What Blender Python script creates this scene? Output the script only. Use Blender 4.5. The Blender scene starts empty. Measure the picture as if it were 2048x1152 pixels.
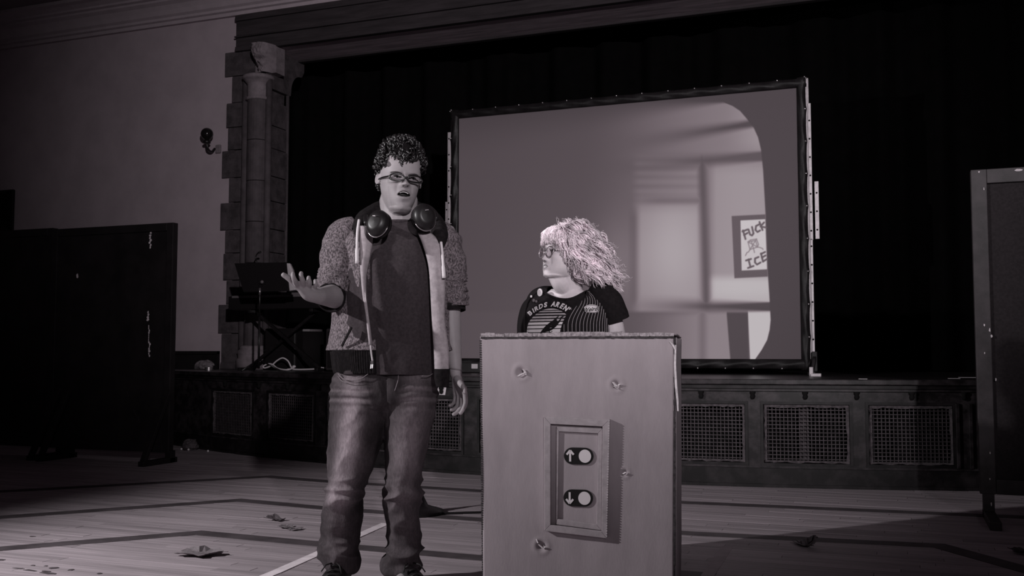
import bpy, bmesh, math, random
import numpy as np
from mathutils import Vector, Matrix, Euler, noise
from math import sin, cos, pi, radians, atan, sqrt, exp

# ------------------------------------------------------------------ camera, world, lights, exposure
sc = bpy.context.scene
COL = sc.collection
H = 0.96                       # camera height
YAW = radians(21)              # the stage front runs along world X; the camera looks 21 degrees left of its normal
FPX, HZ = 2000.0, 703.0
PITCH = atan((HZ - 576) / FPX)
cam_d = bpy.data.cameras.new('camera')
cam_d.sensor_width = 36.0
cam_d.lens = FPX / 2048 * 36.0
cam_d.clip_start, cam_d.clip_end = 0.05, 100
cam = bpy.data.objects.new('camera', cam_d)
COL.objects.link(cam)
cam.location = (0, 0, H)
cam.rotation_euler = (pi / 2 + PITCH, 0, YAW)
sc.camera = cam
sc.view_settings.view_transform = 'Standard'
sc.view_settings.look = 'None'
sc.view_settings.gamma = 1
sc.view_settings.use_curve_mapping = False
sc.view_settings.exposure = 0.0

wd = bpy.data.worlds.new('world')
sc.world = wd
wd.use_nodes = True
wd.node_tree.nodes['Background'].inputs[0].default_value = (1, .93, .97, 1)
wd.node_tree.nodes['Background'].inputs[1].default_value = 0.016

def spot(name, loc, target, watt, size_deg, blend, radius, tint=(1, .965, .985)):
    l = bpy.data.lights.new(name, 'SPOT')
    l.energy = watt
    l.spot_size = radians(size_deg)
    l.spot_blend = blend
    l.shadow_soft_size = radius
    l.color = tint
    o = bpy.data.objects.new(name, l)
    COL.objects.link(o)
    o.location = loc
    o.rotation_euler = (Vector(target) - Vector(loc)).to_track_quat('-Z', 'Y').to_euler()
    return o
spot('stage_light_left', (-4.79, 1.25, 2.45), (-1.2, 3.9, .45), 570, 108, .65, .05)
spot('stage_light_right', (3.1, -3.2, 3.5), (-3.3, 9.2, 3.0), 2700, 44, 1.0, .10, (1, .94, .975))

# ------------------------------------------------------------------ where the photograph's rays meet the room
f_ = Vector((-sin(YAW) * cos(PITCH), cos(YAW) * cos(PITCH), sin(PITCH)))
r_ = Vector((cos(YAW), sin(YAW), 0))
u_ = r_.cross(f_)
fh_ = Vector((-sin(YAW), cos(YAW), 0))
CAM = Vector((0, 0, H))
def ray(x, y): return f_ * FPX + r_ * (x - 1024) + u_ * (576 - y)
def atD(x, y, D): d = ray(x, y); return CAM + d * (D / d.dot(fh_))
def atZ(x, y, z): d = ray(x, y); return CAM + d * ((z - H) / d.z)
def atY(x, y, Y): d = ray(x, y); return CAM + d * (Y / d.y)

# ------------------------------------------------------------------ materials
MATS = {}
def tint(v, k=1.0):
    return (v * (1 + .09 * k), v * (1 - .075 * k), v * (1 + .01 * k), 1)
def mat(name, v, rough=.7, k=1.0, var=0.0, scale=8.0, detail=4, stretch=(1, 1, 1), v2=None, bump=0.0, bscale=None,
        metal=0.0, spec=.3, attr=None, lo=.35, hi=.65, sheen=0.0):
    """grey material with a procedural blotch / grain; attr multiplies by a colour attribute"""
    m = bpy.data.materials.new(name)
    m.use_nodes = True
    nt = m.node_tree
    b = nt.nodes['Principled BSDF']
    b.inputs['Roughness'].default_value = rough
    b.inputs['Metallic'].default_value = metal
    b.inputs['Specular IOR Level'].default_value = spec
    if sheen: b.inputs['Sheen Weight'].default_value = sheen
    out = None
    tc = nt.nodes.new('ShaderNodeTexCoord')
    mp = nt.nodes.new('ShaderNodeMapping')
    mp.inputs['Scale'].default_value = stretch
    nt.links.new(tc.outputs['Object'], mp.inputs['Vector'])
    if var or v2 is not None:
        n = nt.nodes.new('ShaderNodeTexNoise')
        n.inputs['Scale'].default_value = scale
        n.inputs['Detail'].default_value = detail
        n.inputs['Roughness'].default_value = .62
        nt.links.new(mp.outputs[0], n.inputs['Vector'])
        cr = nt.nodes.new('ShaderNodeValToRGB')
        cr.color_ramp.elements[0].position = lo
        cr.color_ramp.elements[1].position = hi
        a, c = (v * (1 - var), v * (1 + var)) if v2 is None else (v, v2)
        cr.color_ramp.elements[0].color = tint(a, k)
        cr.color_ramp.elements[1].color = tint(c, k)
        nt.links.new(n.outputs['Fac'], cr.inputs[0])
        out = cr.outputs[0]
    if attr:
        at = nt.nodes.new('ShaderNodeAttribute')
        at.attribute_name = attr
        if out is not None:
            mx = nt.nodes.new('ShaderNodeMix')
            mx.data_type = 'RGBA'; mx.blend_type = 'MULTIPLY'
            mx.inputs[0].default_value = 1
            nt.links.new(out, mx.inputs[6]); nt.links.new(at.outputs['Color'], mx.inputs[7])
            out = mx.outputs[2]
        else:
            out = at.outputs['Color']
    if out is not None: nt.links.new(out, b.inputs['Base Color'])
    else: b.inputs['Base Color'].default_value = tint(v, k)
    if bump:
        n2 = nt.nodes.new('ShaderNodeTexNoise')
        n2.inputs['Scale'].default_value = bscale or scale
        n2.inputs['Detail'].default_value = 5
        nt.links.new(mp.outputs[0], n2.inputs['Vector'])
        bp = nt.nodes.new('ShaderNodeBump')
        bp.inputs['Strength'].default_value = bump
        bp.inputs['Distance'].default_value = .01
        nt.links.new(n2.outputs['Fac'], bp.inputs['Height'])
        nt.links.new(bp.outputs[0], b.inputs['Normal'])
    MATS[name] = m
    return m

# ------------------------------------------------------------------ mesh builder
class MB:
    def __init__(s): s.v = []; s.f = []
    def add(s, vs, fs):
        o = len(s.v)
        s.v += [Vector(p) for p in vs]
        s.f += [tuple(i + o for i in f) for f in fs]
        return s
    def box(s, a, b):
        x0, y0, z0 = [min(p, q) for p, q in zip(a, b)]
        x1, y1, z1 = [max(p, q) for p, q in zip(a, b)]
        return s.add([(x0, y0, z0), (x1, y0, z0), (x1, y1, z0), (x0, y1, z0), (x0, y0, z1), (x1, y0, z1), (x1, y1, z1), (x0, y1, z1)],
                     [(0, 3, 2, 1), (4, 5, 6, 7), (0, 1, 5, 4), (1, 2, 6, 5), (2, 3, 7, 6), (3, 0, 4, 7)])
    def bar(s, p, q, w, t, up=(0, 0, 1)):
        """rectangular bar from p to q, w across, t along the up side"""
        p, q = Vector(p), Vector(q)
        d = (q - p).normalized(); u = Vector(up)
        x = d.cross(u)
        if x.length < 1e-4: x = d.cross(Vector((1, 0, 0)))
        x.normalize(); y = x.cross(d).normalized()
        vs = []
        for c in (p, q):
            for a, b in ((-1, -1), (1, -1), (1, 1), (-1, 1)): vs.append(c + x * (a * w / 2) + y * (b * t / 2))
        return s.add(vs, [(3, 2, 1, 0), (4, 5, 6, 7), (0, 1, 5, 4), (1, 2, 6, 5), (2, 3, 7, 6), (3, 0, 4, 7)])
    def tube(s, path, r, n=8, closed=False, caps=True, flat=1.0, up0=None):
        """round (or flattened) tube; r is a number or one radius per point, or (a, b) pairs"""
        path = [Vector(p) for p in path]; m = len(path)
        rr = list(r) if isinstance(r, (list, tuple)) and len(r) == m else [r] * m
        rr = [(q, q * flat) if not isinstance(q, (list, tuple)) else q for q in rr]
        vs = []; prev = None
        for i, p in enumerate(path):
            if closed: t = path[(i + 1) % m] - path[i - 1]
            else: t = path[min(i + 1, m - 1)] - path[max(i - 1, 0)]
            if t.length < 1e-9: t = Vector((0, 0, 1))
            t.normalize()
            if prev is None:
                a = Vector(up0) if up0 is not None else (Vector((0, 0, 1)) if abs(t.z) < .9 else Vector((0, 1, 0)))
                x = (a - t * a.dot(t)).normalized()
            else:
                x = (prev - t * prev.dot(t)).normalized()
            prev = x; y = t.cross(x)
            a, b = rr[i]
            for k in range(n):
                w = 2 * pi * k / n
                vs.append(p + x * (a * cos(w)) + y * (b * sin(w)))
        fs = []
        for i in range(m if closed else m - 1):
            j = (i + 1) % m
            for k in range(n):
                l = (k + 1) % n
                fs.append((i * n + k, i * n + l, j * n + l, j * n + k))
        if caps and not closed:
            fs.append(tuple(range(n - 1, -1, -1))); fs.append(tuple((m - 1) * n + k for k in range(n)))
        return s.add(vs, fs)
    def lathe(s, prof, c, n=20, mtx=None, sx=1.0, sy=1.0):
        """profile [(r, z)] turned about z through c, or placed by mtx"""
        vs = []; fs = []; m = len(prof)
        M = mtx or Matrix.Translation(Vector(c))
        for r, z in prof:
            for k in range(n):
                w = 2 * pi * k / n
                vs.append(M @ Vector((r * cos(w) * sx, r * sin(w) * sy, z)))
        for i in range(m - 1):
            for k in range(n):
                l = (k + 1) % n
                fs.append((i * n + k, i * n + l, (i + 1) * n + l, (i + 1) * n + k))
        if prof[0][0] > 1e-6: fs.append(tuple(range(n - 1, -1, -1)))
        if prof[-1][0] > 1e-6: fs.append(tuple((m - 1) * n + k for k in range(n)))
        return s.add(vs, fs)
    def ball(s, c, r, n=12, m=8, mtx=None):
        rx, ry, rz = (r, r, r) if not isinstance(r, (tuple, list)) else r
        M = mtx or Matrix.Identity(3)
        vs = [Vector(c) + M @ Vector((0, 0, -rz))]; fs = []
        for i in range(1, m):
            a = -pi / 2 + pi * i / m
            for k in range(n):
                w = 2 * pi * k / n
                vs.append(Vector(c) + M @ Vector((rx * cos(a) * cos(w), ry * cos(a) * sin(w), rz * sin(a))))
        vs.append(Vector(c) + M @ Vector((0, 0, rz)))
        for k in range(n):
            fs.append((0, 1 + (k + 1) % n, 1 + k))
            fs.append((len(vs) - 1, 1 + (m - 2) * n + k, 1 + (m - 2) * n + (k + 1) % n))
        for i in range(m - 2):
            for k in range(n):
                l = (k + 1) % n
                fs.append((1 + i * n + k, 1 + i * n + l, 1 + (i + 1) * n + l, 1 + (i + 1) * n + k))
        return s.add(vs, fs)
    def prism(s, poly, ext):
        """closed polygon (3-D points, one plane) pushed along ext"""
        n = len(poly); e = Vector(ext)
        vs = [Vector(p) for p in poly] + [Vector(p) + e for p in poly]
        fs = [tuple(range(n - 1, -1, -1)), tuple(range(n, 2 * n))]
        fs += [(i, (i + 1) % n, n + (i + 1) % n, n + i) for i in range(n)]
        return s.add(vs, fs)
    def grid(s, fn, nu, nv, wrap=False):
        vs = [fn(i, j) for j in range(nv) for i in range(nu)]
        fs = []
        for j in range(nv - 1):
            for i in range(nu if wrap else nu - 1):
                k = (i + 1) % nu
                fs.append((j * nu + i, j * nu + k, (j + 1) * nu + k, (j + 1) * nu + i))
        return s.add(vs, fs)
    def moved(s, M):
        s.v = [M @ p for p in s.v]; return s

def link_mesh(name, me, m, parent=None, smooth=False, bevel=0.0, solid=0.0, sub=0):
    o = bpy.data.objects.new(name, me)
    COL.objects.link(o)
    if m is not None: me.materials.append(m if not isinstance(m, str) else MATS[m])
    if parent is not None: o.parent = parent
    if smooth: me.polygons.foreach_set('use_smooth', [True] * len(me.polygons))
    if solid:
        md = o.modifiers.new('thickness', 'SOLIDIFY'); md.thickness = solid; md.offset = 0
    if bevel:
        md = o.modifiers.new('bevel', 'BEVEL'); md.width = bevel; md.segments = 2; md.limit_method = 'ANGLE'
    if sub:
        md = o.modifiers.new('sub', 'SUBSURF'); md.levels = sub; md.render_levels = sub
    return o
def build(mb, name, m, parent=None, world=False, **kw):
    if parent is not None and world:
        M = parent_matrix(parent).inverted()
        vs = [M @ p for p in mb.v]
    else: vs = mb.v
    me = bpy.data.meshes.new(name)
    me.from_pydata([tuple(p) for p in vs], [], mb.f)
    me.update()
    return link_mesh(name, me, m, parent, **kw)
def parent_matrix(o):
    M = Matrix.Translation(o.location) @ o.rotation_euler.to_matrix().to_4x4()
    return parent_matrix(o.parent) @ M if o.parent else M
def tag(o, label=None, cat=None, group=None, kind=None):
    if label: o['label'] = label
    if cat: o['category'] = cat
    if group: o['group'] = group
    if kind: o['kind'] = kind
    return o
def thing(name, label, cat, loc=(0, 0, 0), rz=0.0, group=None):
    o = bpy.data.objects.new(name, None)
    COL.objects.link(o)
    o.empty_display_size = .1
    o.location = loc; o.rotation_euler = (0, 0, rz)
    return tag(o, label, cat, group)
def structure(mb, name, m, label=None, **kw):
    return tag(build(mb, name, m, **kw), label=label, kind='structure')
def text_mesh(s, size, shear=0.0, bold=0.0, spacing=1.0):
    """flat lettering as vertices and faces, centred on the origin"""
    c = bpy.data.curves.new('lettering', 'FONT')
    c.body = s; c.size = size; c.align_x = 'CENTER'; c.shear = shear; c.offset = bold; c.space_character = spacing
    c.resolution_u = 4
    o = bpy.data.objects.new('lettering', c)
    me = o.to_mesh()
    vs = [v.co.copy() for v in me.vertices]; fs = [tuple(p.vertices) for p in me.polygons]
    o.to_mesh_clear()
    bpy.data.objects.remove(o); bpy.data.curves.remove(c)
    return vs, fs
def catmull(P, n):
    """smooth path through P (Vectors or tuples of numbers), n points a span"""
    P = [Vector(p) for p in P]
    out = []
    for i in range(len(P) - 1):
        a = P[i - 1] if i else P[0] * 2 - P[1]
        b, c = P[i], P[i + 1]
        d = P[i + 2] if i + 2 < len(P) else P[-1] * 2 - P[-2]
        for k in range(n):
            t = k / n
            out.append(.5 * ((2 * b) + (c - a) * t + (2 * a - 5 * b + 4 * c - d) * t * t + (3 * b - a - 3 * c + d) * t ** 3))
    out.append(P[-1])
    return out
def interp(tab, z):
    """smooth rows of a table keyed by its first column"""
    if z <= tab[0][0]: return tab[0][1:]
    for a, b in zip(tab, tab[1:]):
        if z <= b[0]:
            t = (z - a[0]) / (b[0] - a[0])
            return tuple(p + (q - p) * t for p, q in zip(a[1:], b[1:]))
    return tab[-1][1:]
def sstep(a, b, x):
    t = max(0., min(1., (x - a) / (b - a))); return t * t * (3 - 2 * t)
# ------------------------------------------------------------------ room materials
mat('plaster', .40, .9, 1.1, var=.06, scale=3, bump=.05, bscale=60)
mat('ceiling_paint', .22, .9, 1.1, var=.05, scale=3)
mat('cornice_paint', .42, .8, 1.0, var=.06, scale=6)
mat('stone', .062, .9, 1.1, var=.35, scale=9, detail=6, bump=.25, bscale=45)
mat('stone_shaft', .075, .8, 1.1, var=.25, scale=7, detail=6, bump=.15, bscale=40)
mat('pale_stone', .20, .85, 1.0, var=.18, scale=12, bump=.2, bscale=50)
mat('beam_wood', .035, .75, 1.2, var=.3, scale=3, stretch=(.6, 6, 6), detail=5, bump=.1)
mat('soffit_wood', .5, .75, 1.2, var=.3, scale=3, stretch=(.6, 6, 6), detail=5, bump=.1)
mat('curtain', .0018, .95, 1.0, var=.3, scale=5, spec=.1)
mat('floor_base', .04, .8, 1)
mat('board', .385, .52, .85, var=.20, scale=5, detail=8, stretch=(.35, 9, 1), attr='Col', bump=.06, bscale=9, spec=.3)
mat('inlay', .085, .55, 1.0, var=.25, scale=6, detail=6, stretch=(1, 1, 1), spec=.3)
mat('tape_pale', .88, .6, .6, var=.12, scale=14)
mat('tape_dull', .42, .6, .9, var=.12, scale=14)
mat('stage_wood', .011, .38, 1.1, v2=.050, scale=9, detail=7, stretch=(1, 1, 1.3), lo=.42, hi=.68, spec=.4)
mat('stage_dark', .007, .45, 1.1, v2=.026, scale=8, detail=6, lo=.44, hi=.70, spec=.35)
mat('stage_top', .02, .35, 1.1, var=.4, scale=3, stretch=(1, 8, 1), spec=.4)
mat('grille_wire', .07, .5, 1.1, var=.3, scale=20, metal=.2)
mat('grille_edge', .075, .8, 1.0, var=.4, scale=40, detail=3)
mat('hollow', .004, .9, 1)
mat('skirting_dark', .012, .5, 1.1, var=.3, scale=5)
mat('panel_paint', .012, .55, 1.2, var=.35, scale=4, detail=6, bump=.06, bscale=30)
mat('panel_cloth', .022, .95, 1.2, var=.18, scale=60, detail=3)
mat('panel_frame', .032, .5, 1.2, var=.35, scale=9, detail=6)
mat('chip', .62, .9, .6, var=.15, scale=40)

# ------------------------------------------------------------------ room shell
WY = 9.6                                      # proscenium wall
ST = .76                                      # stage height
def bow(x): return 7.25 + .0555 * (x + 2.3) ** 2     # the stage apron is gently bowed
floor = structure(MB().box((-13, -3.5, -.12), (7.5, 12.2, -.012)), 'floor', 'floor_base', 'pale strip wood hall floor with dark inlaid border lines')
# strip boards: one mesh, each board its own plank
random.seed(5)
bm_b = MB(); bcol = []
W = .062
y = 2.2; row = 0
while y < 8.6:
    x = -9.5 + random.uniform(-1.0, 0)
    while x < 4.2:
        L = random.choice((.6, .8, 1.0, 1.3, 1.7))
        x1 = min(x + L, 4.3)
        if y < bow((x + x1) / 2) + .25:
            z = random.uniform(-.0008, .0004)
            g = .0016
            bm_b.box((x + g, y + g, -.012), (x1 - g * .6, y + W - g * .6, z))
            c = random.gauss(1, .09); c = max(.72, min(1.22, c))
            if random.random() < .04: c *= .8
            bcol += [c] * 8
        x = x1
    y += W; row += 1
fb = build(bm_b, 'floor_boards', 'board', floor)
tag(fb, label='narrow strip boards laid along the stage', kind='stuff')
ca = fb.data.color_attributes.new('Col', 'FLOAT_COLOR', 'POINT')
ca.data.foreach_set('color', [q for c in bcol for q in (c, c, c, 1)])
outer_boards = MB()
for (xa, xb, ya, yb) in ((-13, 7.5, -3.5, 2.2), (-13, -10.5, 2.2, 12), (4.3, 7.5, 2.2, 12)):
    yy = ya
    while yy < yb:
        outer_boards.box((xa, yy + .002, -.012), (xb, min(yy + W * 2, yb) - .002, -.001)); yy += W * 2
ob = build(outer_boards, 'border_boards', 'board', floor); tag(ob, kind='stuff')
ca = ob.data.color_attributes.new('Col', 'FLOAT_COLOR', 'POINT')
ca.data.foreach_set('color', [1.0] * (4 * len(ob.data.vertices)))
def strip(points, w, name, m, z=.0022, label=None):
    mb = MB()
    P = [Vector((p[0], p[1], 0)) for p in points]
    L = []; R = []
    for i, p in enumerate(P):
        d1 = (P[i] - P[i - 1]).normalized() if i else (P[1] - P[0]).normalized()
        d2 = (P[i + 1] - P[i]).normalized() if i + 1 < len(P) else d1
        t = (d1 + d2).normalized(); nrm = Vector((-t.y, t.x, 0)); k = w / 2 / max(.5, t.dot(d1))
        L.append(p + nrm * k); R.append(p - nrm * k)
    for i in range(len(P) - 1):
        q = [R[i], R[i + 1], L[i + 1], L[i]]
        mb.prism([(a.x, a.y, -.004) for a in q], (0, 0, z + .004))
    return tag(build(mb, name, m, floor), label=label)
strip([(-5.9, 2.0), (-4.10, 3.72), (-3.478, 4.42), (-2.686, 4.38), (-1.9, 4.36), (-.75, 4.37)], .115, 'inlay_strip', 'inlay', label='dark inlaid border line nearest the camera')
strip([(-5.6, 3.62), (-4.873, 4.414), (-3.993, 5.47), (-3.292, 5.385), (-2.1, 5.33), (-1.026, 5.335), (.178, 5.44), (.52, 4.97), (1.2, 4.1)], .115, 'inlay_strip', 'inlay', label='dark inlaid border line passing behind the box')
strip([(-7.2, 3.75), (-5.641, 5.354), (-4.524, 6.57), (-3.971, 6.483), (-2.4, 6.41), (-1.247, 6.402), (.435, 6.528), (1.7, 6.62)], .115, 'inlay_strip', 'inlay', label='dark inlaid border line nearest the stage')
strip([(-2.49, 3.0), (-2.545, 3.76), (-2.685, 5.03)], .055, 'tape_strip', 'tape_pale', z=.003, label='pale tape line running between the man\'s feet')
strip([(-.775, 4.3), (-.80, 5.04)], .055, 'tape_strip', 'tape_dull', z=.003, label='dull tape line right of the cardboard box')

# worn dark flakes in the boards at the lower left
random.seed(44)
for (px, py, w, d) in ((38, 1137, .07, .012), (60, 1141, .09, .014), (92, 1143, .06, .012), (66, 1131, .03, .01), (108, 1136, .05, .02), (92, 1132, .02, .01), (142, 1140, .03, .016), (98, 1147, .10, .014), (200, 1147, .03, .014), (66, 1073, .04, .014), (2, 1120, .05, .02)):
    c = atZ(px, py, 0); mb = MB()
    mb.prism([(c.x + w * .5 * cos(2 * pi * k / 9) * random.uniform(.6, 1.1), c.y + d * cos(2 * pi * k / 9 - pi / 2) * random.uniform(.5, 1.1), -.001) for k in range(9)], (0, 0, .0025))
    build(mb, 'scuff_mark', 'inlay', floor)

# walls, ceiling, cornice
wb = MB()
wb.box((-13, WY, 0), (-7.15, WY + .5, 5.3))
wb.box((-7.15, WY + .02, 4.80), (2.6, WY + .5, 5.3))
wb.box((2.5, WY, 0), (7.5, WY + .5, 5.3))
structure(wb, 'wall_back', 'plaster', 'plain plaster proscenium wall')
structure(MB().box((-13.2, -3.5, 0), (-13, 12.2, 5.3)), 'wall_left', 'plaster')
structure(MB().box((7.5, -3.5, 0), (7.7, 12.2, 5.3)), 'wall_right', 'plaster')
structure(MB().box((-13.2, -3.5, 5.24), (7.7, 12.2, 5.4)), 'ceiling', 'ceiling_paint')
prof = [(0, 4.885), (.05, 4.885), (.05, 4.925), (.085, 4.935), (.085, 4.965), (.12, 4.985), (.15, 5.03), (.19, 5.075), (.24, 5.10), (.24, 5.125),
        (.28, 5.135), (.28, 5.16), (.34, 5.19), (.40, 5.20), (.40, 5.24), (0, 5.24)]
structure(MB().prism([(-13, WY - a, z) for a, z in prof], (20.5, 0, 0)), 'trim_1', 'cornice_paint', 'stepped plaster cornice along the top of the wall')
structure(MB().box((-13, WY - .05, 0), (-7.3, WY + .02, .965)).box((-13, WY - .075, .93), (-7.3, WY, .965)), 'baseboard_back', 'skirting_dark', 'tall dark wainscot under the plaster')
structure(MB().box((-13, 11.9, ST), (7.5, 12.1, 5.3)), 'wall_stage', 'curtain')

# proscenium beam
beam = thing('proscenium_beam', 'long dark wooden beam across the top of the stage opening', 'beam', (-2.2, WY, 4.46))
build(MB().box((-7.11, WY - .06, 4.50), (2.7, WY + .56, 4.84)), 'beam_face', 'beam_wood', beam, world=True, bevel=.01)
build(MB().box((-7.11, WY - .09, 4.80), (2.7, WY + .0, 4.86)).box((-7.11, WY - .08, 4.445), (2.7, WY, 4.50)).box((-7.11, WY - .1, 4.60), (2.7, WY, 4.62)),
      'moulding', 'beam_wood', beam, world=True, bevel=.008)
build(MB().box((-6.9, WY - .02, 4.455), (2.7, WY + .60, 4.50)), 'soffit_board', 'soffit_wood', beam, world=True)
build(MB().box((-6.9, WY + .52, 4.43), (2.7, WY + .60, 4.50)), 'moulding', 'beam_wood', beam, world=True, bevel=.01)

# stone jamb of the stage opening
jamb = thing('stone_pillar', 'stone jamb with an engaged round column, capital and toothed quoins', 'pillar', (-6.85, WY, ST))
ys = [106, 155, 208, 257, 302, 357, 406, 461, 507, 561, 609, 667, 703]
xl = [453, 467, 457, 460, 447, 461, 444, 454, 450, 456, 440, 447]
random.seed(2)
zz = [atY(460, yy, WY).z for yy in ys]
for i in range(12):
    xa = atY(xl[i], (ys[i] + ys[i + 1]) / 2, WY).x
    z1, z0 = zz[i], zz[i + 1]
    if i == 11: z0 = ST
    d = random.uniform(-.006, .006)
    g = .004
    build(MB().box((xa, WY - .035 + d, z0 + g), (-7.03 if i > 1 else -6.80, WY + .2, z1 - g)), 'stone_block', 'stone', jamb, world=True, bevel=.006)
    if i > 1:      # the reveal, seen side-on, runs back into the stage opening
        build(MB().box((-6.76, WY - .03, z0 + g), (-6.655 + d, 9.955, z1 - g)), 'stone_block', 'stone', jamb, world=True, bevel=.006)
build(MB().box((-7.15, WY + .02, ST), (-6.70, 9.93, 4.45)), 'stone_core', 'stone', jamb, world=True)
build(MB().tube([(-6.665, 9.95, ST), (-6.665, 9.95, 4.0)], .022, 10), 'roll_moulding', 'stone_shaft', jamb, world=True, smooth=True)
cz0, cz1 = 1.02, 3.85
n = 6
for k in range(n):
    a = cz0 + (cz1 - cz0) * k / n; b = cz0 + (cz1 - cz0) * (k + 1) / n
    build(MB().lathe([(.115, a + .003), (.119, a + .008), (.119, b - .008), (.115, b - .003)], (-6.815, WY - .02, 0), 24), 'column_drum', 'stone_shaft', jamb, world=True, smooth=False)
for xx, r in ((-6.985, .045), (-6.675, .038)):
    build(MB().tube([(xx, WY - .015, ST), (xx, WY - .015, 4.1)], r, 14), 'roll_moulding', 'stone_shaft', jamb, world=True, smooth=True)
build(MB().lathe([(.118, 3.845), (.14, 3.85), (.14, 3.875), (.125, 3.885), (.125, 4.03), (.135, 4.045), (.15, 4.06), (.17, 4.085), (.185, 4.09), (.185, 4.115), (.175, 4.13), (.15, 4.14)],
                 (-6.815, WY - .02, 0), 28), 'capital', 'pale_stone', jamb, world=True, smooth=True)
build(MB().lathe([(.20, ST), (.20, .87), (.18, .89), (.185, .93), (.19, .945), (.18, .97), (.16, .985), (.165, 1.01), (.15, 1.025), (.12, 1.03)],
                 (-6.815, WY - .02, 0), 28), 'column_base', 'pale_stone', jamb, world=True, smooth=True)
build(MB().box((-7.22, WY - .1, ST), (-6.63, WY + .36, .84)), 'plinth', 'stone', jamb, world=True, bevel=.01)
# carved block: weathered leaf-and-face carving
hb = MB()
def carved(i, j):
    u = i / 39 * 2 - 1; v = j / 39
    zt = 4.14 + .315 * v
    wv = .085 + .055 * sstep(.15, .7, v)
    x = -6.685 + u * wv
    bulge = .10 + .10 * sstep(.1, .75, v)
    yv = WY - .06 - bulge * (1 - abs(u) ** 3.5) + .02 * noise.noise((x * 22, zt * 22, 3)) + .012 * noise.noise((x * 50, zt * 50, 8))
    yv += .035 * exp(-((u - .1) / .5) ** 2 - ((v - .45) / .06) ** 2) - .04 * exp(-((u - .15) / .2) ** 2 - ((v - .33) / .1) ** 2)
    return (x, yv, zt)
hb.grid(carved, 40, 40)
hb.box((-6.825, WY - .07, 4.14), (-6.545, WY + .1, 4.452))
build(hb, 'carved_block', 'pale_stone', jamb, world=True, smooth=False)
# corbel stretching under the beam
cp = [(9.57, 4.452), (10.262, 4.452), (10.262, 4.34), (10.22, 4.27)]
for k in range(9):
    t = k / 8
    cp.append((10.19 - .20 * sin(t * pi / 2), 4.26 - .22 * (1 - cos(t * pi / 2))))
cp += [(9.98, 3.98), (9.57, 3.98)]
build(MB().prism([(-6.80, y_, z) for y_, z in cp], (.16, 0, 0)), 'corbel', 'stone', jamb, world=True, bevel=.006)

# black stage curtain with pleats
def drape(i, j):
    x = -7.3 + 10.0 * i / 300
    z = ST + .01 + (4.75 - ST) * j / 10
    return (x, 10.9 + .09 * sin(x * 9 + 1.3 * sin(x * 2.1)) + .03 * sin(x * 23), z)
cu = build(MB().grid(drape, 301, 11), 'stage_curtain', 'curtain', smooth=True)
tag(cu, 'black pleated curtain hanging across the back of the stage', 'curtain')

# ------------------------------------------------------------------ stage
stage = thing('stage', 'raised dark wood stage with wire grilles along its bowed front', 'stage', (-2.3, 7.3, 0))
XS = [-7.6 + .1 * k for k in range(0, 101)]
def ribbon(z0, z1, d0, d1, xa=-7.6, xb=2.4, step=.1):
    """board that follows the bow: front d0 proud, back d1 behind"""
    mb = MB(); n = max(2, int(round((xb - xa) / step)) + 1)
    xs = [xa + (xb - xa) * k / (n - 1) for k in range(n)]
    vs = []
    for x in xs:
        yb = bow(x)
        vs += [(x, yb - d0, z0), (x, yb - d0, z1), (x, yb + d1, z1), (x, yb + d1, z0)]
    fs = []
    for k in range(n - 1):
        for a in range(4):
            b = (a + 1) % 4
            fs.append((k * 4 + b, k * 4 + a, k * 4 + 4 + a, k * 4 + 4 + b))
    fs += [(0, 1, 2, 3), tuple((n - 1) * 4 + q for q in (3, 2, 1, 0))]
    return mb.add(vs, fs)
tb = MB()
vs = []; fs = []
for x in XS: vs += [(x, bow(x) - .05, ST), (x, 11.9, ST), (x, bow(x) - .05, ST - .03), (x, 11.9, ST - .03)]
for k in range(len(XS) - 1):
    q = k * 4
    fs += [(q, q + 4, q + 5, q + 1), (q + 2, q + 3, q + 7, q + 6), (q, q + 2, q + 6, q + 4), (q + 1, q + 5, q + 7, q + 3)]
tb.add(vs, fs)
tb.box((-13, 8.3, ST - .03), (-7.6, 11.9, ST)).box((2.4, 8.3, ST - .03), (7.5, 11.9, ST))
build(tb, 'stage_top', 'stage_top', stage, world=True)
build(ribbon(ST - .035, ST + .004, .075, .05), 'nosing', 'stage_wood', stage, world=True, bevel=.006)
build(ribbon(ST - .062, ST - .035, .05, .03), 'nosing_moulding', 'stage_dark', stage, world=True)
build(ribbon(ST - .082, ST - .062, .032, .03), 'nosing_moulding', 'stage_wood', stage, world=True)
build(ribbon(.605, ST - .082, .012, .03), 'top_rail', 'stage_wood', stage, world=True)
build(ribbon(0, .135, .016, .03), 'bottom_rail', 'stage_dark', stage, world=True)
build(ribbon(.135, .150, .026, .03), 'base_moulding', 'stage_wood', stage, world=True)
build(ribbon(0, .022, .035, .0), 'shoe_moulding', 'stage_dark', stage, world=True)
build(ribbon(.1, .7, -.16, .18), 'backing', 'hollow', stage, world=True)
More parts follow.
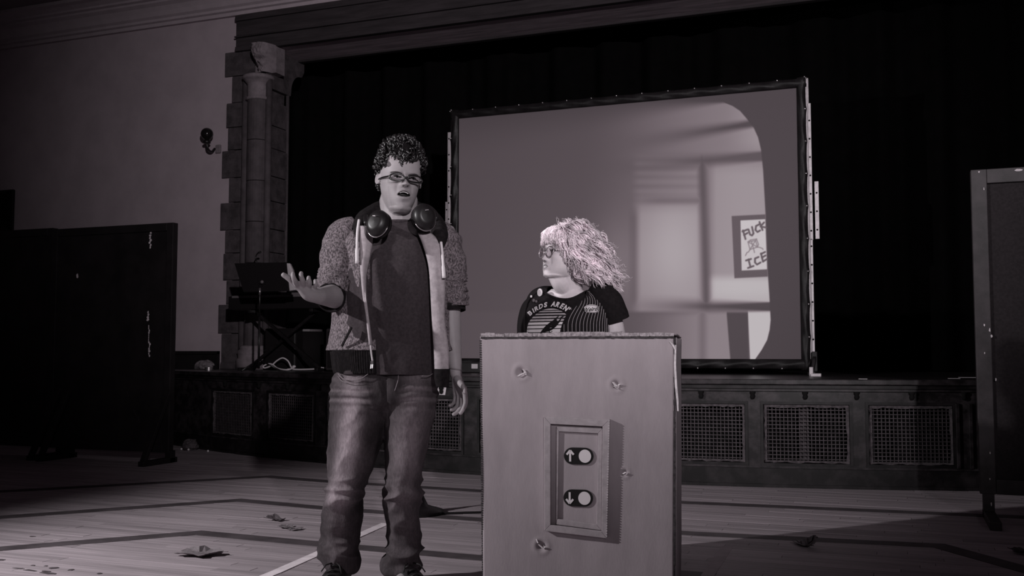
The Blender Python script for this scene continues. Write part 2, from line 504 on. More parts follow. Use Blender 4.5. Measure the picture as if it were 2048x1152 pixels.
# bay edges (px across the photograph at mid height) -> world X
def bayx(px): # on the bowed front
    x = -2.
    for _ in range(12):
        x = atY(px, 870, bow(x)).x
    return x
bays = [(424, 508), (534, 632), (650, 690), (868, 929), (958, 1100), (1180, 1330), (1365, 1497), (1522, 1706), (1732, 1913)]
bx = [(bayx(a), bayx(b)) for a, b in bays]
bx[3] = (bayx(795), bx[3][1]); bx[2] = (bayx(652), bayx(770)); bx[4] = (bayx(956), bayx(1120)); bx[5] = (bayx(1148), bayx(1310)); bx[6] = (bayx(1338), bx[6][1])
for i, (xa, xb) in enumerate(bx):
    z0, z1 = .150, .605
    # moulded frame around the bay, each side its own piece, and inside it the pale crumbling lip round the wire
    random.seed(i)
    for (a, b, c, d) in ((xa, xb, z1 - .020, z1), (xa, xb, z0, z0 + .020), (xa, xa + .020, z0, z1), (xb - .020, xb, z0, z1)):
        build(ribbon(c, d, .02, .03, a, b), 'grille_frame', 'stage_dark', stage, world=True)
    e = .024
    for (a, b, c, d) in ((xa + e, xb - e, z1 - e - .018, z1 - e), (xa + e, xb - e, z0 + e, z0 + e + .014), (xa + e, xa + e + .018, z0 + e + .014, z1 - e - .018), (xb - e - .018, xb - e, z0 + e + .014, z1 - e - .018)):
        hor = (b - a) > (d - c); L = (b - a) if hor else (d - c); n = max(4, int(L / .03)); lp = MB(); vs = []
        for k in range(n + 1):
            t = k / n; j = random.uniform(-.005, .005); g = random.uniform(.0, .006)
            if hor: x = a + (b - a) * t; q = [(x, bow(x) - .003 - g, c + j), (x, bow(x) - .003 - g, d), (x, bow(x) + .02, d), (x, bow(x) + .02, c + j)]
            else: z = c + (d - c) * t; y_ = bow((a + b) / 2); q = [(a + j, y_ - .003 - g, z), (b, y_ - .003 - g, z), (b, y_ + .02, z), (a + j, y_ + .02, z)]
            vs += q
        fs = [(k * 4 + m1, k * 4 + (m1 + 1) % 4, k * 4 + 4 + (m1 + 1) % 4, k * 4 + 4 + m1) for k in range(n) for m1 in range(4)] + [(0, 3, 2, 1), tuple(n * 4 + m1 for m1 in range(4))]
        build(lp.add(vs, fs), 'grille_lip', 'grille_edge', stage, world=True)
    gw = MB(); x = xa + .05
    while x < xb - .04:
        gw.box((x - .0028, bow(x) + .010, z0 + .03), (x + .0028, bow(x) + .016, z1 - .03)); x += .0265
    z = z0 + .05
    ym = bow((xa + xb) / 2)
    while z < z1 - .04:
        n = 4
        for k in range(n):
            p = xa + .04 + (xb - xa - .08) * k / n; q = xa + .04 + (xb - xa - .08) * (k + 1) / n
            gw.bar((p, bow(p) + .008, z), (q, bow(q) + .008, z), .006, .0056)
        z += .0265
    g = build(gw, 'wire_grille', 'grille_wire', stage, world=True); tag(g, kind='stuff')
# stiles between the bays
edges = [-7.6] + [q for b in bx for q in b] + [2.4]
for a, b in zip(edges[0::2], edges[1::2]):
    build(ribbon(.14, .615, .012, .03, a, b), 'stile', 'stage_wood', stage, world=True)
# a dark post seen through the middle grille
build(MB().box((bayx(1597), bow(bayx(1600)) + .05, .15), (bayx(1617), bow(bayx(1600)) + .09, .56)), 'inner_post', 'grille_edge', stage, world=True)
# right end: two angled strips
for px in (1916, 1942):
    x = bayx(px)
    build(ribbon(.15, .60, .035, .0, x - .012, x + .012), 'corner_strip', 'stage_wood', stage, world=True, bevel=.004)
# small turned knobs under the nosing
for px in (452, 520, 577, 640, 885, 930, 1405, 1508, 1613, 1716, 1826, 1930):
    x = bayx(px); yb = bow(x)
    build(MB().lathe([(.0, -.035), (.012, -.03), (.018, -.015), (.014, 0), (.02, .01), (.02, .022), (.0, .024)], (x, yb - .028, .655), 10), 'knob', 'hollow', stage, world=True, smooth=True)
# ------------------------------------------------------------------ prop materials
mat('frame_cloth', .010, .5, 1.1, var=.4, scale=9, bump=.3, bscale=14, spec=.3)
mat('alu', .62, .4, .5, var=.12, scale=20, metal=.35)
mat('black_plastic', .012, .4, 1, spec=.4)
mat('black_metal', .012, .35, 1, var=.3, scale=20, spec=.5)
mat('rubber_black', .010, .9, 1, spec=.1)
mat('silver', .7, .22, .4, metal=.9)
mat('dark_glass', .01, .08, 1, spec=.6)
mat('paper', .55, .8, .5, var=.06, scale=12)
mat('grey_plastic', .13, .5, .8, spec=.4)
mat('card', .355, .85, .8, var=.10, scale=3.2, detail=8, stretch=(2.4, 2.4, .8), bump=.05, bscale=70, spec=.15)
mat('card_strip', .36, .85, .7, var=.12, scale=30, detail=5, bump=.05, bscale=70, spec=.15)
mat('card_edge', .33, .9, .7, var=.35, scale=90, detail=2)
mat('card_dark', .05, .9, .9, var=.4, scale=60)
mat('card_torn', .55, .9, .5, var=.2, scale=60)
mat('print_black', .010, .5, .6)
mat('print_white', .72, .6, .4)
mat('leaf', .085, .8, 1, var=.3, scale=30)
mat('leaf_pale', .19, .8, .8, var=.25, scale=30)
mat('cable_white', .66, .45, .5)
mat('cable_black', .015, .5, 1)

# ------------------------------------------------------------------ projection screen
SY = 9.0
scr = thing('projection_screen', 'big projection screen with black laced border standing on the stage behind the two people', 'screen', (-2.4, SY, ST))
x0, x1, z0, z1 = -4.02, -.765, .889, 3.28
us = list(np.linspace(x0, -2.25, 170)) + list(np.linspace(-2.25, x1, 300))[1:]
vsz = list(np.linspace(z0, z1, 400))
gx, gz = np.meshgrid(np.array(us), np.array(vsz))
# photograph coordinates of every point of the cloth, to lay the projected picture out on it
q = np.stack([gx, np.full_like(gx, SY), gz - H], -1)
w_ = q @ np.array(f_); PX = 1024 + FPX * (q @ np.array(r_)) / w_; PY = 576 - FPX * (q @ np.array(u_)) / w_
def S(a, b, t):
    t = np.clip((t - a) / (b - a), 0, 1); return t * t * (3 - 2 * t)
def band(t, a, b, s): return S(a - s, a + s, t) * (1 - S(b - s, b + s, t))
ytop = 206 + np.maximum(0, 1445 - PX) * .10
topcut = S(-1, 1, (PY - ytop) / (1.5 + np.maximum(0, 1460 - PX) * .14))
xe = np.interp(PY, [180, 203, 206, 212, 222, 237, 255, 275, 300, 340, 430, 540, 600, 640, 660, 680, 700, 720],
               [1445, 1447, 1450, 1465, 1480, 1493, 1507, 1516, 1522, 1526, 1531, 1535, 1539, 1541, 1539, 1534, 1523, 1509])
inside = (1 - S(-1.3, 1.3, PX - xe)) * topcut
fade = S(1150, 1500, PX + .06 * (PY - 400))                   # the picture melts away to the left
soft = np.clip((1540 - PX) / 200, 0.006, 1) * 24              # edges are crisp at the right, blurred at the left
lum = np.full_like(PX, .014)
img = .025 + .115 * fade                                         # cabin wall
img += .085 * S(1440, 1540, PX) * band(PY, 208, 300, 20)
img += .09 * band(PX, 1425, 1560, 10) * band(PY, 330, 600, 25) * fade
img += .16 * band(PX, 1420, 1560, 10) * band(PY, 555, 612, 12)
door = band(PX, 1272, 1402, 14) * band(PY, 405, 640, 30)
img += door * (.10 + .10 * np.exp(-((PX - 1340) / 60) ** 2 - ((PY - 500) / 100) ** 2))
img += .05 * np.exp(-((PX - 1235) / 50) ** 2 - ((PY - 520) / 80) ** 2)
img += .02 * band(PX, 1270, 1400, 12) * band(PY, 315, 395, 12) * (1 + .6 * np.sin(PY * .35))
low = S(618, 628, PY)
img = img * (1 - low) + low * (.03 + .13 * S(1250, 1440, PX) + .25 * (PX > 1496))
hb_ = lambda yl, yr, h, d: d * band(PY - (yl + (yr - yl) * (PX - 1270) / 260), -h, h, 2 + soft * .7)
dark = np.zeros_like(PX)
dark = np.maximum(dark, hb_(285, 243, 8, .95) * S(1200, 1420, PX))
dark = np.maximum(dark, hb_(332, 312, 10, .8) * S(1180, 1400, PX))
dark = np.maximum(dark, hb_(612, 613, 9, .97) * S(1210, 1400, PX))
dark = np.maximum(dark, .75 * band(PX - (PY - 450) * .03, 1400, 1416, 8) * band(PY, 310, 612, 10))
dark = np.maximum(dark, .5 * band(PX, 1262, 1275, 9) * band(PY, 420, 612, 20))
dark = np.maximum(dark, .45 * band(PY, 395, 408, 7) * S(1240, 1330, PX) * (1 - S(1400, 1415, PX)))
xl_ = 1496 + (PY - 625) * .045
dark = np.maximum(dark, .96 * band(PX, 1453 + (PY - 625) * .08, xl_, 1.6) * low)
dark = np.maximum(dark, .45 * band(PX, 1398, 1412, 9) * low)
img = img * (1 - dark)
lum = lum + img * inside
# the small framed poster in the picture
fx0 = 1463 + (PY - 430) * .045; px0 = 1481 + (PY - 440) * .025
frm = band(PX, fx0, 1600, 1.2) * band(PY - (PX - 1463) * -.05, 432, 557, 1.4) * inside
lum = lum * (1 - frm) + .056 * frm
pap = band(PX, px0, xe - 1, 1.0) * band(PY - (PX - 1482) * -.05, 441, 541, 1.2) * inside
lum = lum * (1 - pap) + .47 * pap
def stroke(pts, w, v):
    """a marker stroke in the projected picture"""
    global lum
    sel = np.nonzero((PX > 1470) & (PX < 1545) & (PY > 425) & (PY < 560))
    X, Y = PX[sel], PY[sel]; d = np.full(X.shape, 1e9)
    for (ax, ay), (bx_, by_) in zip(pts, pts[1:]):
        L = max(1e-6, (bx_ - ax) ** 2 + (by_ - ay) ** 2)
        t = np.clip(((X - ax) * (bx_ - ax) + (Y - ay) * (by_ - ay)) / L, 0, 1)
        d = np.minimum(d, np.hypot(X - ax - t * (bx_ - ax), Y - ay - t * (by_ - ay)))
    k = (1 - np.clip((d - w / 2 + .8) / 1.6, 0, 1))
    cur = lum[sel]; lum[sel] = cur * (1 - k) + v * k
T = .06
stroke([(1486, 461), (1491, 478)], 4, T); stroke([(1485, 463), (1495, 459)], 4, T); stroke([(1488, 470), (1495, 466)], 4, T)
stroke([(1497, 459), (1500, 469), (1504, 471), (1507, 467), (1504, 454)], 4, T)
stroke([(1518, 449), (1512, 452), (1511, 460), (1515, 464), (1520, 461)], 4, T)
stroke([(1519, 444), (1525, 460)], 4, T); stroke([(1528, 445), (1521, 453), (1532, 455)], 4, T)
stroke([(1492, 521), (1502, 518)], 4, T); stroke([(1497, 519), (1501, 534)], 4, T); stroke([(1496, 536), (1507, 532)], 4, T)
stroke([(1517, 514), (1510, 517), (1510, 525), (1514, 529), (1521, 525)], 4, T)
stroke([(1522, 507), (1526, 523)], 4, T); stroke([(1522, 508), (1530, 504)], 4, T); stroke([(1524, 515), (1531, 511)], 4, T); stroke([(1526, 523), (1534, 518)], 4, T)
G = .17
for s_ in ([(1496, 484), (1511, 481), (1515, 494), (1500, 499), (1496, 484)], [(1501, 480), (1513, 478), (1517, 489), (1515, 494)], [(1496, 484), (1501, 480)], [(1511, 481), (1513, 478)],
           [(1496, 484), (1515, 494)], [(1511, 481), (1500, 499)], [(1503, 483), (1507, 497)], [(1500, 499), (1497, 504), (1494, 505), (1491, 511)], [(1507, 497), (1509, 505)],
           [(1515, 494), (1520, 495), (1525, 497), (1526, 499)]):
    stroke(s_, 2.2, G)
nu, nv = len(us), len(vsz)
idx = np.arange(nu * nv).reshape(nv, nu)
quads = np.stack([idx[:-1, :-1], idx[:-1, 1:], idx[1:, 1:], idx[1:, :-1]], -1).reshape(-1, 4)
me = bpy.data.meshes.new('screen_cloth')
ver = np.stack([gx + 2.4, np.zeros_like(gx), gz - ST], -1).reshape(-1, 3)
me.vertices.add(len(ver)); me.vertices.foreach_set('co', ver.ravel())
me.loops.add(quads.size); me.loops.foreach_set('vertex_index', quads.ravel())
me.polygons.add(len(quads)); me.polygons.foreach_set('loop_start', np.arange(0, quads.size, 4))
me.update(calc_edges=True)
ca = me.color_attributes.new('picture', 'FLOAT_COLOR', 'POINT')
L_ = lum.reshape(-1)
k_ = np.clip((L_ - .05) / .35, 0, 1)
rgba = np.stack([L_ * (1.14 - .10 * k_), L_ * (.90 + .07 * k_), L_ * (1.01 - .01 * k_), np.ones_like(L_)], -1)
ca.data.foreach_set('color', rgba.ravel())
m = bpy.data.materials.new('projected_picture'); m.use_nodes = True
b = m.node_tree.nodes['Principled BSDF']; at = m.node_tree.nodes.new('ShaderNodeAttribute'); at.attribute_name = 'picture'
m.node_tree.links.new(at.outputs['Color'], b.inputs['Emission Color'])
b.inputs['Emission Strength'].default_value = 1.0
b.inputs['Base Color'].default_value = tint(.10); b.inputs['Roughness'].default_value = .9; b.inputs['Specular IOR Level'].default_value = .1
tag(link_mesh('screen_cloth', me, m, scr), label='lit cloth showing the projected picture of a lift cabin and a marker-drawn poster')
build(MB().box((x0 - .02, SY + .012, z0 - .02), (x1 + .02, SY + .02, z1 + .02)), 'screen_backing', 'frame_cloth', scr, world=True)
# laced black border, puckered between its snaps
X0, X1, Z0, Z1 = -4.105, -.688, .80, 3.362
def border(a, b, horizontal, inner, outer, nb):
    mb = MB(); n = nb * 8 + 1
    def fn(i, j):
        t = i / (n - 1); v = j / 8
        ph = t * nb
        puck = abs(sin(ph * pi)) ** .5
        w = inner + (outer - inner) * v * (1 if v < .99 else 1) - (outer - inner) * .10 * puck * (v ** 3)
        dep = -.012 - .022 * sin(v * pi) + .006 * sin(ph * 2 * pi + v * 5) * sin(v * pi) + .006 * noise.noise((ph * 2.2, v * 3, outer * 7))
        s = a + (b - a) * t
        return (s, SY + dep, w) if horizontal else (w, SY + dep, s)
    mb.grid(fn, n, 9)
    return mb
for args in ((X0, X1, True, z1 - .004, Z1, 14), (X0, X1, True, z0 + .004, Z0, 14), (Z0, Z1, False, x0 + .004, X0, 9), (Z0, Z1, False, x1 - .004, X1, 9)):
    build(border(*args), 'border', 'frame_cloth', scr, world=True, smooth=True, solid=.004)
sn = MB()
for k in range(15):
    xx = X0 + (X1 - X0) * k / 14
    for z in (Z1 - .012, Z0 + .012): sn.ball((xx, SY - .03, z), .008, 8, 5)
for k in range(10):
    z = Z0 + (Z1 - Z0) * k / 9
    for xx in (X0 + .012, X1 - .012): sn.ball((xx, SY - .03, z), .008, 8, 5)
tag(build(sn, 'snap', 'silver', scr, world=True, smooth=True), kind='stuff', label='small bright snaps along the border')
fm = MB()
for (p, q2) in (((X0, SY + .04, Z0), (X0, SY + .04, Z1)), ((X1, SY + .04, Z0), (X1, SY + .04, Z1)), ((X0, SY + .04, Z0 + .05), (X1, SY + .04, Z0 + .05)), ((X0, SY + .04, Z1 - .06), (X1, SY + .04, Z1 - .06))):
    fm.bar(p, q2, .03, .03, up=(0, 1, 0))
build(fm, 'tube_frame', 'alu', scr, world=True)
def leg(px, ya, yb, w, yoff):
    a = atY(px, ya, SY + yoff); b_ = atY(px + (yb - ya) * .02 * (1 if px > 1200 else -.0), yb, SY + yoff)
    mb = MB(); x = a.x
    mb.box((x - w / 2, SY + yoff - .012, b_.z), (x + w / 2, SY + yoff + .012, a.z))
    o = build(mb, 'leg_strip', 'alu', scr, world=True, bevel=.002)
    z = b_.z + .08
    while z < a.z - .04:
        build(MB().tube([(x, SY + yoff - .0135, z), (x, SY + yoff - .011, z)], .0085, 8), 'bolt_hole', 'hollow', o, world=True); z += .162
    return o
for px, ya, yb, w, yo in ((899, 265, 715, .030, .03), (894.5, 404, 500, .03, .055), (1618, 207, 480, .028, .03), (1633, 363, 478, .034, .05), (1623, 478, 735, .022, .03)):
    leg(px, ya, yb, w, yo)
ft = MB()
for x, s in ((-.66, 1), (-4.14, -1)):
    ft.box((x - .03, SY - .38, ST), (x + .03, SY + .45, ST + .03)).box((x - .022, SY - .02, ST + .03), (x + .022, SY + .05, ST + .2))
    ft.bar((x, SY - .3, ST + .03), (x, SY + .01, ST + .16), .03, .02)
build(ft, 'foot', 'black_metal', scr, world=True, bevel=.004)
fp = MB(); p = atZ(1631, 748, ST + .02)
fp.box((p.x - .035, p.y - .03, ST), (p.x + .045, p.y + .03, ST + .025)).box((p.x - .05, p.y + .02, ST), (p.x - .02, p.y + .1, ST + .075))
build(fp, 'foot_bracket', 'alu', scr, world=True, bevel=.004)

# ------------------------------------------------------------------ freestanding panels
def panel(name, label, xa, xb, Y, ztop, zbot, frame_m, cloth_m, braces, group=None, fw=.07, brace=True):
    t = thing(name, label, 'partition', ((xa + xb) / 2, Y, 0), 0, group)
    build(MB().box((xa + fw * .6, Y - .012, zbot + fw * .5), (xb - fw * .6, Y + .012, ztop - fw * .5)), 'board', cloth_m, t, world=True)
    for a, b, nm in (((xa, zbot), (xa + fw, ztop), 'stile'), ((xb - fw, zbot), (xb, ztop), 'stile'), ((xa + fw, ztop - fw), (xb - fw, ztop), 'rail'), ((xa + fw, zbot), (xb - fw, zbot + fw), 'rail')):
        build(MB().box((a[0], Y - .032, a[1]), (b[0], Y + .032, b[1])), nm, frame_m, t, world=True, bevel=.004)
    for bxx, front in braces:
        build(MB().box((bxx - .03, Y - front, 0), (bxx + .03, Y + .06, .045)), 'foot', frame_m, t, world=True, bevel=.004)
        build(MB().box((bxx - .03, Y - .03, 0), (bxx + .03, Y + .03, zbot + .02)), 'post', frame_m, t, world=True)
        for s in ((-1,) if brace else ()):
            build(MB().bar((bxx, Y + s * front * .92, .04), (bxx, Y + s * .03, .62), .05, .035, up=(0, s, 1)), 'brace', frame_m, t, world=True, bevel=.003)
    return t
def chips(t, Y, spots, name='paint_chip', m='chip'):
    mb = MB()
    for (px, py, w, h, seed) in spots:
        c = atY(px, py, Y); rnd = random.Random(seed); s = c.y / 2000 * 1.15
        n = max(1, int(h / 5))
        for k in range(n):
            cy = c.z + (h / 2 - h * (k + .5) / n) * s
            ww = w * s * rnd.uniform(.35, 1) * .5; hh = h * s / n * .62
            cx = c.x + rnd.uniform(-.25, .25) * w * s
            P = []
            for a in range(9):
                th = 2 * pi * a / 9; q3 = rnd.uniform(.6, 1.1)
                P.append((cx + cos(th) * ww * q3, Y, cy + sin(th) * hh * q3))
            mb.prism(P, (0, -.003, 0))
    return build(mb, name, m, t, world=True)
PY_ = 7.10
pr = panel('partition_panel', 'black board partition at left with white peeled tape marks', atY(102, 700, PY_).x, atY(347, 700, PY_).x - .005, PY_, atY(347, 446, PY_).z, .085, 'panel_paint', 'panel_paint', ((-5.90, .36), (-7.02, .36)))
chips(pr, PY_ - .0125, [(301, 478, 8, 42, 1), (154, 552, 7, 9, 2), (296, 632, 8, 22, 3), (298, 668, 4, 40, 4), (299, 700, 6, 30, 5)])
sc_ = MB()
for a, b in (((254, 783), (257, 793)), ((266, 818), (273, 832)), ((276, 832), (279, 846))):
    sc_.bar(atY(*a, PY_ - .0135), atY(*b, PY_ - .0135), .004, .002, up=(0, 1, 0))
build(sc_, 'scratch', 'panel_frame', pr, world=True)
pl_ = panel('partition_panel', 'black board partition at the far left edge, joined to the one with white marks', -9.3, atY(100, 700, PY_).x - .004, PY_ + .03, atY(100, 456, PY_).z, .085, 'panel_paint', 'panel_paint', ((-7.16, .36),))
RY = 6.45
rp = panel('partition_panel', 'grey cloth partition in a dark wooden frame at the right edge', atY(1951, 700, RY).x, 2.2, RY, atY(1951, 341, RY).z, .14, 'panel_frame', 'panel_cloth', ((atY(1951, 700, RY).x + .045, .45), (2.1, .45)), fw=.085, brace=False)
chips(rp, RY - .0335, [(1967, 378, 3, 5, 1), (1979, 660, 5, 6, 3), (1985, 672, 6, 5, 4), (1991, 759, 3, 4, 5), (1968, 650, 3, 4, 6), (1981, 906, 4, 4, 7), (1981, 1008, 5, 6, 8), (1980, 958, 3, 3, 9), (1969, 706, 3, 3, 11)])
chips(rp, RY - .0335, [(2035, 340, 20, 4, 12), (1957, 344, 6, 3, 14)], 'paint_scuff')

# ------------------------------------------------------------------ wall lamp and louvre
lp0 = atY(413, 280, WY)
lampt = thing('wall_lamp', 'small dark globe lamp on a short arm on the plaster wall', 'lamp', (lp0.x, WY, lp0.z))
gp = atY(414, 268, WY - .17)
build(MB().ball(gp, .072, 20, 14), 'globe', 'dark_glass', lampt, world=True, smooth=True)
build(MB().lathe([(.03, 0), (.045, .01), (.045, .03), (.02, .05)], (gp.x, gp.y, gp.z - .115), 14), 'socket', 'black_metal', lampt, world=True, smooth=True)
build(MB().tube(catmull([(gp.x, gp.y, gp.z - .11), (gp.x, gp.y + .02, gp.z - .17), (gp.x - .01, gp.y + .1, gp.z - .19), (gp.x - .01, WY - .01, gp.z - .14)], 6), .014, 8), 'arm', 'black_metal', lampt, world=True, smooth=True)
build(MB().box((gp.x + .01, WY - .03, gp.z - .20), (gp.x + .08, WY, gp.z - .10)), 'back_plate', 'pale_stone', lampt, world=True, bevel=.01)
va, vb = atY(30, 381, WY), atY(30, 461, WY)
vt = thing('wall_vent', 'dark louvred wall vent at the left edge above the partition', 'vent', (-10.85, WY, vb.z))
build(MB().box((-11.2, WY - .01, vb.z), (va.x, WY + .02, va.z)), 'vent_backing', 'hollow', vt, world=True)
fvm = MB()
fvm.box((-11.2, WY - .035, va.z - .02), (va.x, WY, va.z + .01)).box((-11.2, WY - .035, vb.z - .01), (va.x, WY, vb.z + .02)).box((va.x - .025, WY - .035, vb.z), (va.x + .005, WY, va.z)).box((-11.2, WY - .035, vb.z), (-11.17, WY, va.z))
build(fvm, 'vent_frame', 'panel_paint', vt, world=True, bevel=.003)
z = vb.z + .04
while z < va.z - .03:
    build(MB().bar((-11.17, WY - .02, z), (va.x - .025, WY - .02, z), .028, .006, up=(0, -.7, .7)), 'slat', 'stage_dark', vt, world=True); z += .036

# ------------------------------------------------------------------ things on the stage, left
ms = thing('music_stand', 'black music stand with wide tilted desk on the stage', 'music stand', (-6.1, 8.45, ST))
A = [atY(469, 527, 8.45), atY(572, 525, 8.45), atY(578, 582, 8.38), atY(487, 584, 8.38)]
build(MB().prism(A, (.0, .012, .004)), 'desk', 'black_plastic', ms, world=True)
bt = atY(520, 565, 8.37)
build(MB().tube([(bt.x, bt.y, ST + .03), (bt.x, bt.y, 1.30)], .012, 10).tube([(bt.x, bt.y, 1.3), (bt.x, bt.y, bt.z)], .009, 10), 'pole', 'black_metal', ms, world=True, smooth=True)
build(MB().tube([(bt.x, bt.y - .001, atY(522, 590, 8.37).z), (bt.x, bt.y - .001, atY(522, 576, 8.37).z)], .0115, 10), 'pole_collar', 'silver', ms, world=True, smooth=True)
kb_ = atY(524, 564, 8.36)
build(MB().ball(kb_, .018, 12, 8), 'knob', 'grey_plastic', ms, world=True, smooth=True)
for a in (0.3, 2.4, 4.5):
    build(MB().tube([(bt.x, bt.y, ST + .12), (bt.x + .22 * cos(a), bt.y + .22 * sin(a), ST + .012)], .008, 8), 'leg', 'black_metal', ms, world=True, smooth=True)
bk = thing('paper_sheaf', 'grey curled sheaf of paper leaning behind the right end of the music stand', 'paper', tuple(atY(575, 583, 8.43)))
Pn = [atY(560, 526, 8.48), atY(578, 527, 8.48), atY(584, 540, 8.47), atY(590, 580, 8.41), atY(574, 582, 8.41)]
build(MB().prism(Pn, (.002, .02, .004)), 'sheets', 'paper', bk, world=True, bevel=.004)
build(MB().prism([p_ + Vector((.006, .022, -.004)) for p_ in Pn], (.002, .006, .002)), 'cover', 'grey_plastic', bk, world=True)
kbd = thing('keyboard', 'dark electric keyboard on a crossed stand behind the music stand', 'keyboard', (-6.2, 9.0, 1.42))
ka, kc = atY(466, 588, 9.0), atY(700, 614, 9.0)
build(MB().box((ka.x, 8.92, kc.z - .01), (kc.x, 9.17, ka.z - .03)), 'body', 'black_plastic', kbd, world=True, bevel=.008)
build(MB().box((ka.x + .02, 9.06, ka.z - .03), (kc.x - .02, 9.15, ka.z + .01)), 'control_strip', 'panel_cloth', kbd, world=True, bevel=.004)
s0, s1 = atY(562, 586, 9.04), atY(655, 592, 9.04)
build(MB().box((s0.x, 9.03, s1.z), (s1.x, 9.06, s0.z)), 'silver_strip', 'grey_plastic', kbd, world=True, bevel=.003)
km = MB()
for i in range(10):
    p_ = atY(535 + i * 2.6 + (i % 3), 590 + (i % 2) * 2, 9.02); km.box(p_ - Vector((.004, .004, .004)), p_ + Vector((.004, .004, .004)))
tag(build(km, 'control_button', 'grey_plastic', kbd, world=True), kind='stuff')
keys = MB(); x = ka.x + .05
while x < kc.x - .06: keys.box((x, 8.915, ka.z - .05), (x + .021, 9.03, ka.z - .026)); x += .0235
tag(build(keys, 'key', 'grey_plastic', kbd, world=True), kind='stuff')
kst = thing('keyboard_stand', 'black crossed-leg stand under the keyboard', 'stand', (-6.1, 9.05, ST))
for y_, (a, b) in ((8.98, ((505, 618), (640, 725))), (9.10, ((640, 618), (500, 728)))):
    pa, pb = atY(*a, y_), atY(*b, y_)
    build(MB().bar(pa, (pb.x, y_, ST + .03), .03, .03, up=(0, 1, 0)), 'leg', 'black_metal', kst, world=True)
    build(MB().box((pb.x - .02, 8.9, ST), (pb.x + .02, 9.18, ST + .03)), 'foot', 'black_plastic', kst, world=True, bevel=.004)
    build(MB().box((pa.x - .02, 8.92, kc.z - .045), (pa.x + .02, 9.17, kc.z - .012)), 'bearer', 'black_metal', kst, world=True, bevel=.004)
gn = thing('gooseneck_lamp', 'thin black gooseneck lamp rising behind the music stand', 'lamp', tuple(atY(516, 530, 9.2)))
build(MB().tube(catmull([atY(516, 590, 9.2), atY(514, 528, 9.2), atY(511, 516, 9.2), atY(515, 507, 9.2), atY(521, 504, 9.19)], 6), [.007] * 20 + [.009, .011, .012, .012, .012], 8), 'neck', 'black_metal', gn, world=True, smooth=True)
dr = thing('floor_drum', 'black drum with a pale rim under the keyboard', 'drum', tuple(atY(607, 720, 9.5)))
dc = atY(607, 661, 9.5); dc2 = Vector((dc.x, 9.5, ST))
build(MB().lathe([(.20, ST + .005), (.20, dc.z - .012)], (dc.x, 9.55, 0), 28), 'shell', 'rubber_black', dr, world=True, smooth=True)
build(MB().lathe([(.0, dc.z - .02), (.165, dc.z - .02), (.165, dc.z + .012), (.18, dc.z + .012), (.18, dc.z - .012)], (dc.x, 9.55, 0), 32), 'rim', 'grey_plastic', dr, world=True, smooth=False)
am = thing('speaker_cabinet', 'black speaker cabinet on the stage behind the man', 'speaker', tuple(atZ(672, 738, ST)))
ax = atY(651, 700, 8.75).x
build(MB().box((ax, 8.75, ST + .01), (ax + .55, 9.05, atY(651, 657, 8.75).z)), 'cabinet', 'panel_cloth', am, world=True, bevel=.015)
build(MB().box((ax + .03, 8.738, ST + .04), (ax + .52, 8.752, atY(651, 657, 8.75).z - .03)), 'grille_cloth', 'black_plastic', am, world=True, bevel=.004)
build(MB().tube(catmull([(ax + .12, 8.9, 1.20), (ax + .13, 8.9, 1.25), (ax + .22, 8.9, 1.26), (ax + .23, 8.9, 1.20)], 5), .012, 8), 'handle', 'silver', am, world=True, smooth=True)
cs = thing('equipment_case', 'black equipment case in the dark under the keyboard', 'case', tuple(atZ(560, 735, ST)))
cx0 = atY(528, 700, 9.21).x
build(MB().box((cx0, 9.21, ST + .003), (cx0 + .40, 9.36, atY(528, 657, 9.21).z)), 'body', 'black_plastic', cs, world=True, bevel=.02)
build(MB().box((cx0 - .004, 9.206, ST + .20), (cx0 + .404, 9.364, ST + .22)), 'lid_seam', 'black_metal', cs, world=True)
# white cable on the stage
def cp_(px, py, Y=9.02):
    p = atY(px, py, Y); return Vector((p.x, p.y, max(p.z, ST + .0095)))
loop = [cp_(525, 733), cp_(535, 728), cp_(545, 729), cp_(556, 737, 8.98), cp_(575, 740, 8.95), cp_(588, 735), cp_(583, 735), cp_(576, 722), cp_(565, 716), cp_(553, 722), cp_(543, 731), cp_(530, 736), cp_(526, 734)]
wc = thing('white_cable', 'white cable lying in a loop on the stage by the music stand', 'cable', tuple(loop[0]))
build(MB().tube(catmull(loop, 5), .0085, 6), 'loop', 'cable_white', wc, world=True, smooth=True)
build(MB().tube(catmull([cp_(575, 738), cp_(600, 739), cp_(630, 738), cp_(641, 736), cp_(660, 736), cp_(688, 737)], 5), .0085, 6), 'tail', 'cable_white', wc, world=True, smooth=True)
for p_ in ((588, 734), (640, 736)):
    build(MB().ball(cp_(*p_) + Vector((0, 0, .005)), (.022, .02, .014), 10, 6), 'plug', 'cable_white', wc, world=True, smooth=True)
def crumple(name, label, cat, c, r, m, seed, flat=.6):
    mb = MB().ball((0, 0, 0), (r, r * .7, r * flat), 16, 10)
    for v in mb.v:
        d = 1 + .45 * noise.noise((v * (3.2 / r) + Vector((seed, 0, 0)))) + .2 * noise.noise(v * (8 / r))
        v *= d
    for v in mb.v: v.z = max(v.z, -r * flat * .75)
    o = build(mb, name, m); o.location = (c.x, c.y, c.z + r * flat * .75)
    return tag(o, label, cat)
crumple('crumpled_tissue', 'pale crumpled tissue on the stage edge under the plaster wall', 'tissue', atZ(408, 738, ST + .002), .11, 'leaf_pale', 3, .5)
tr = thing('tape_roll', 'small silver tape roll beside the crumpled tissue', 'tape', tuple(atZ(418, 741, ST + .002)))
build(MB().lathe([(.02, 0), (.042, 0), (.042, .035), (.02, .035), (.02, 0)], (tr.location.x, tr.location.y, ST + .002), 16), 'roll', 'silver', tr, world=True, smooth=False)
pp = atZ(365, 733, ST + .002)
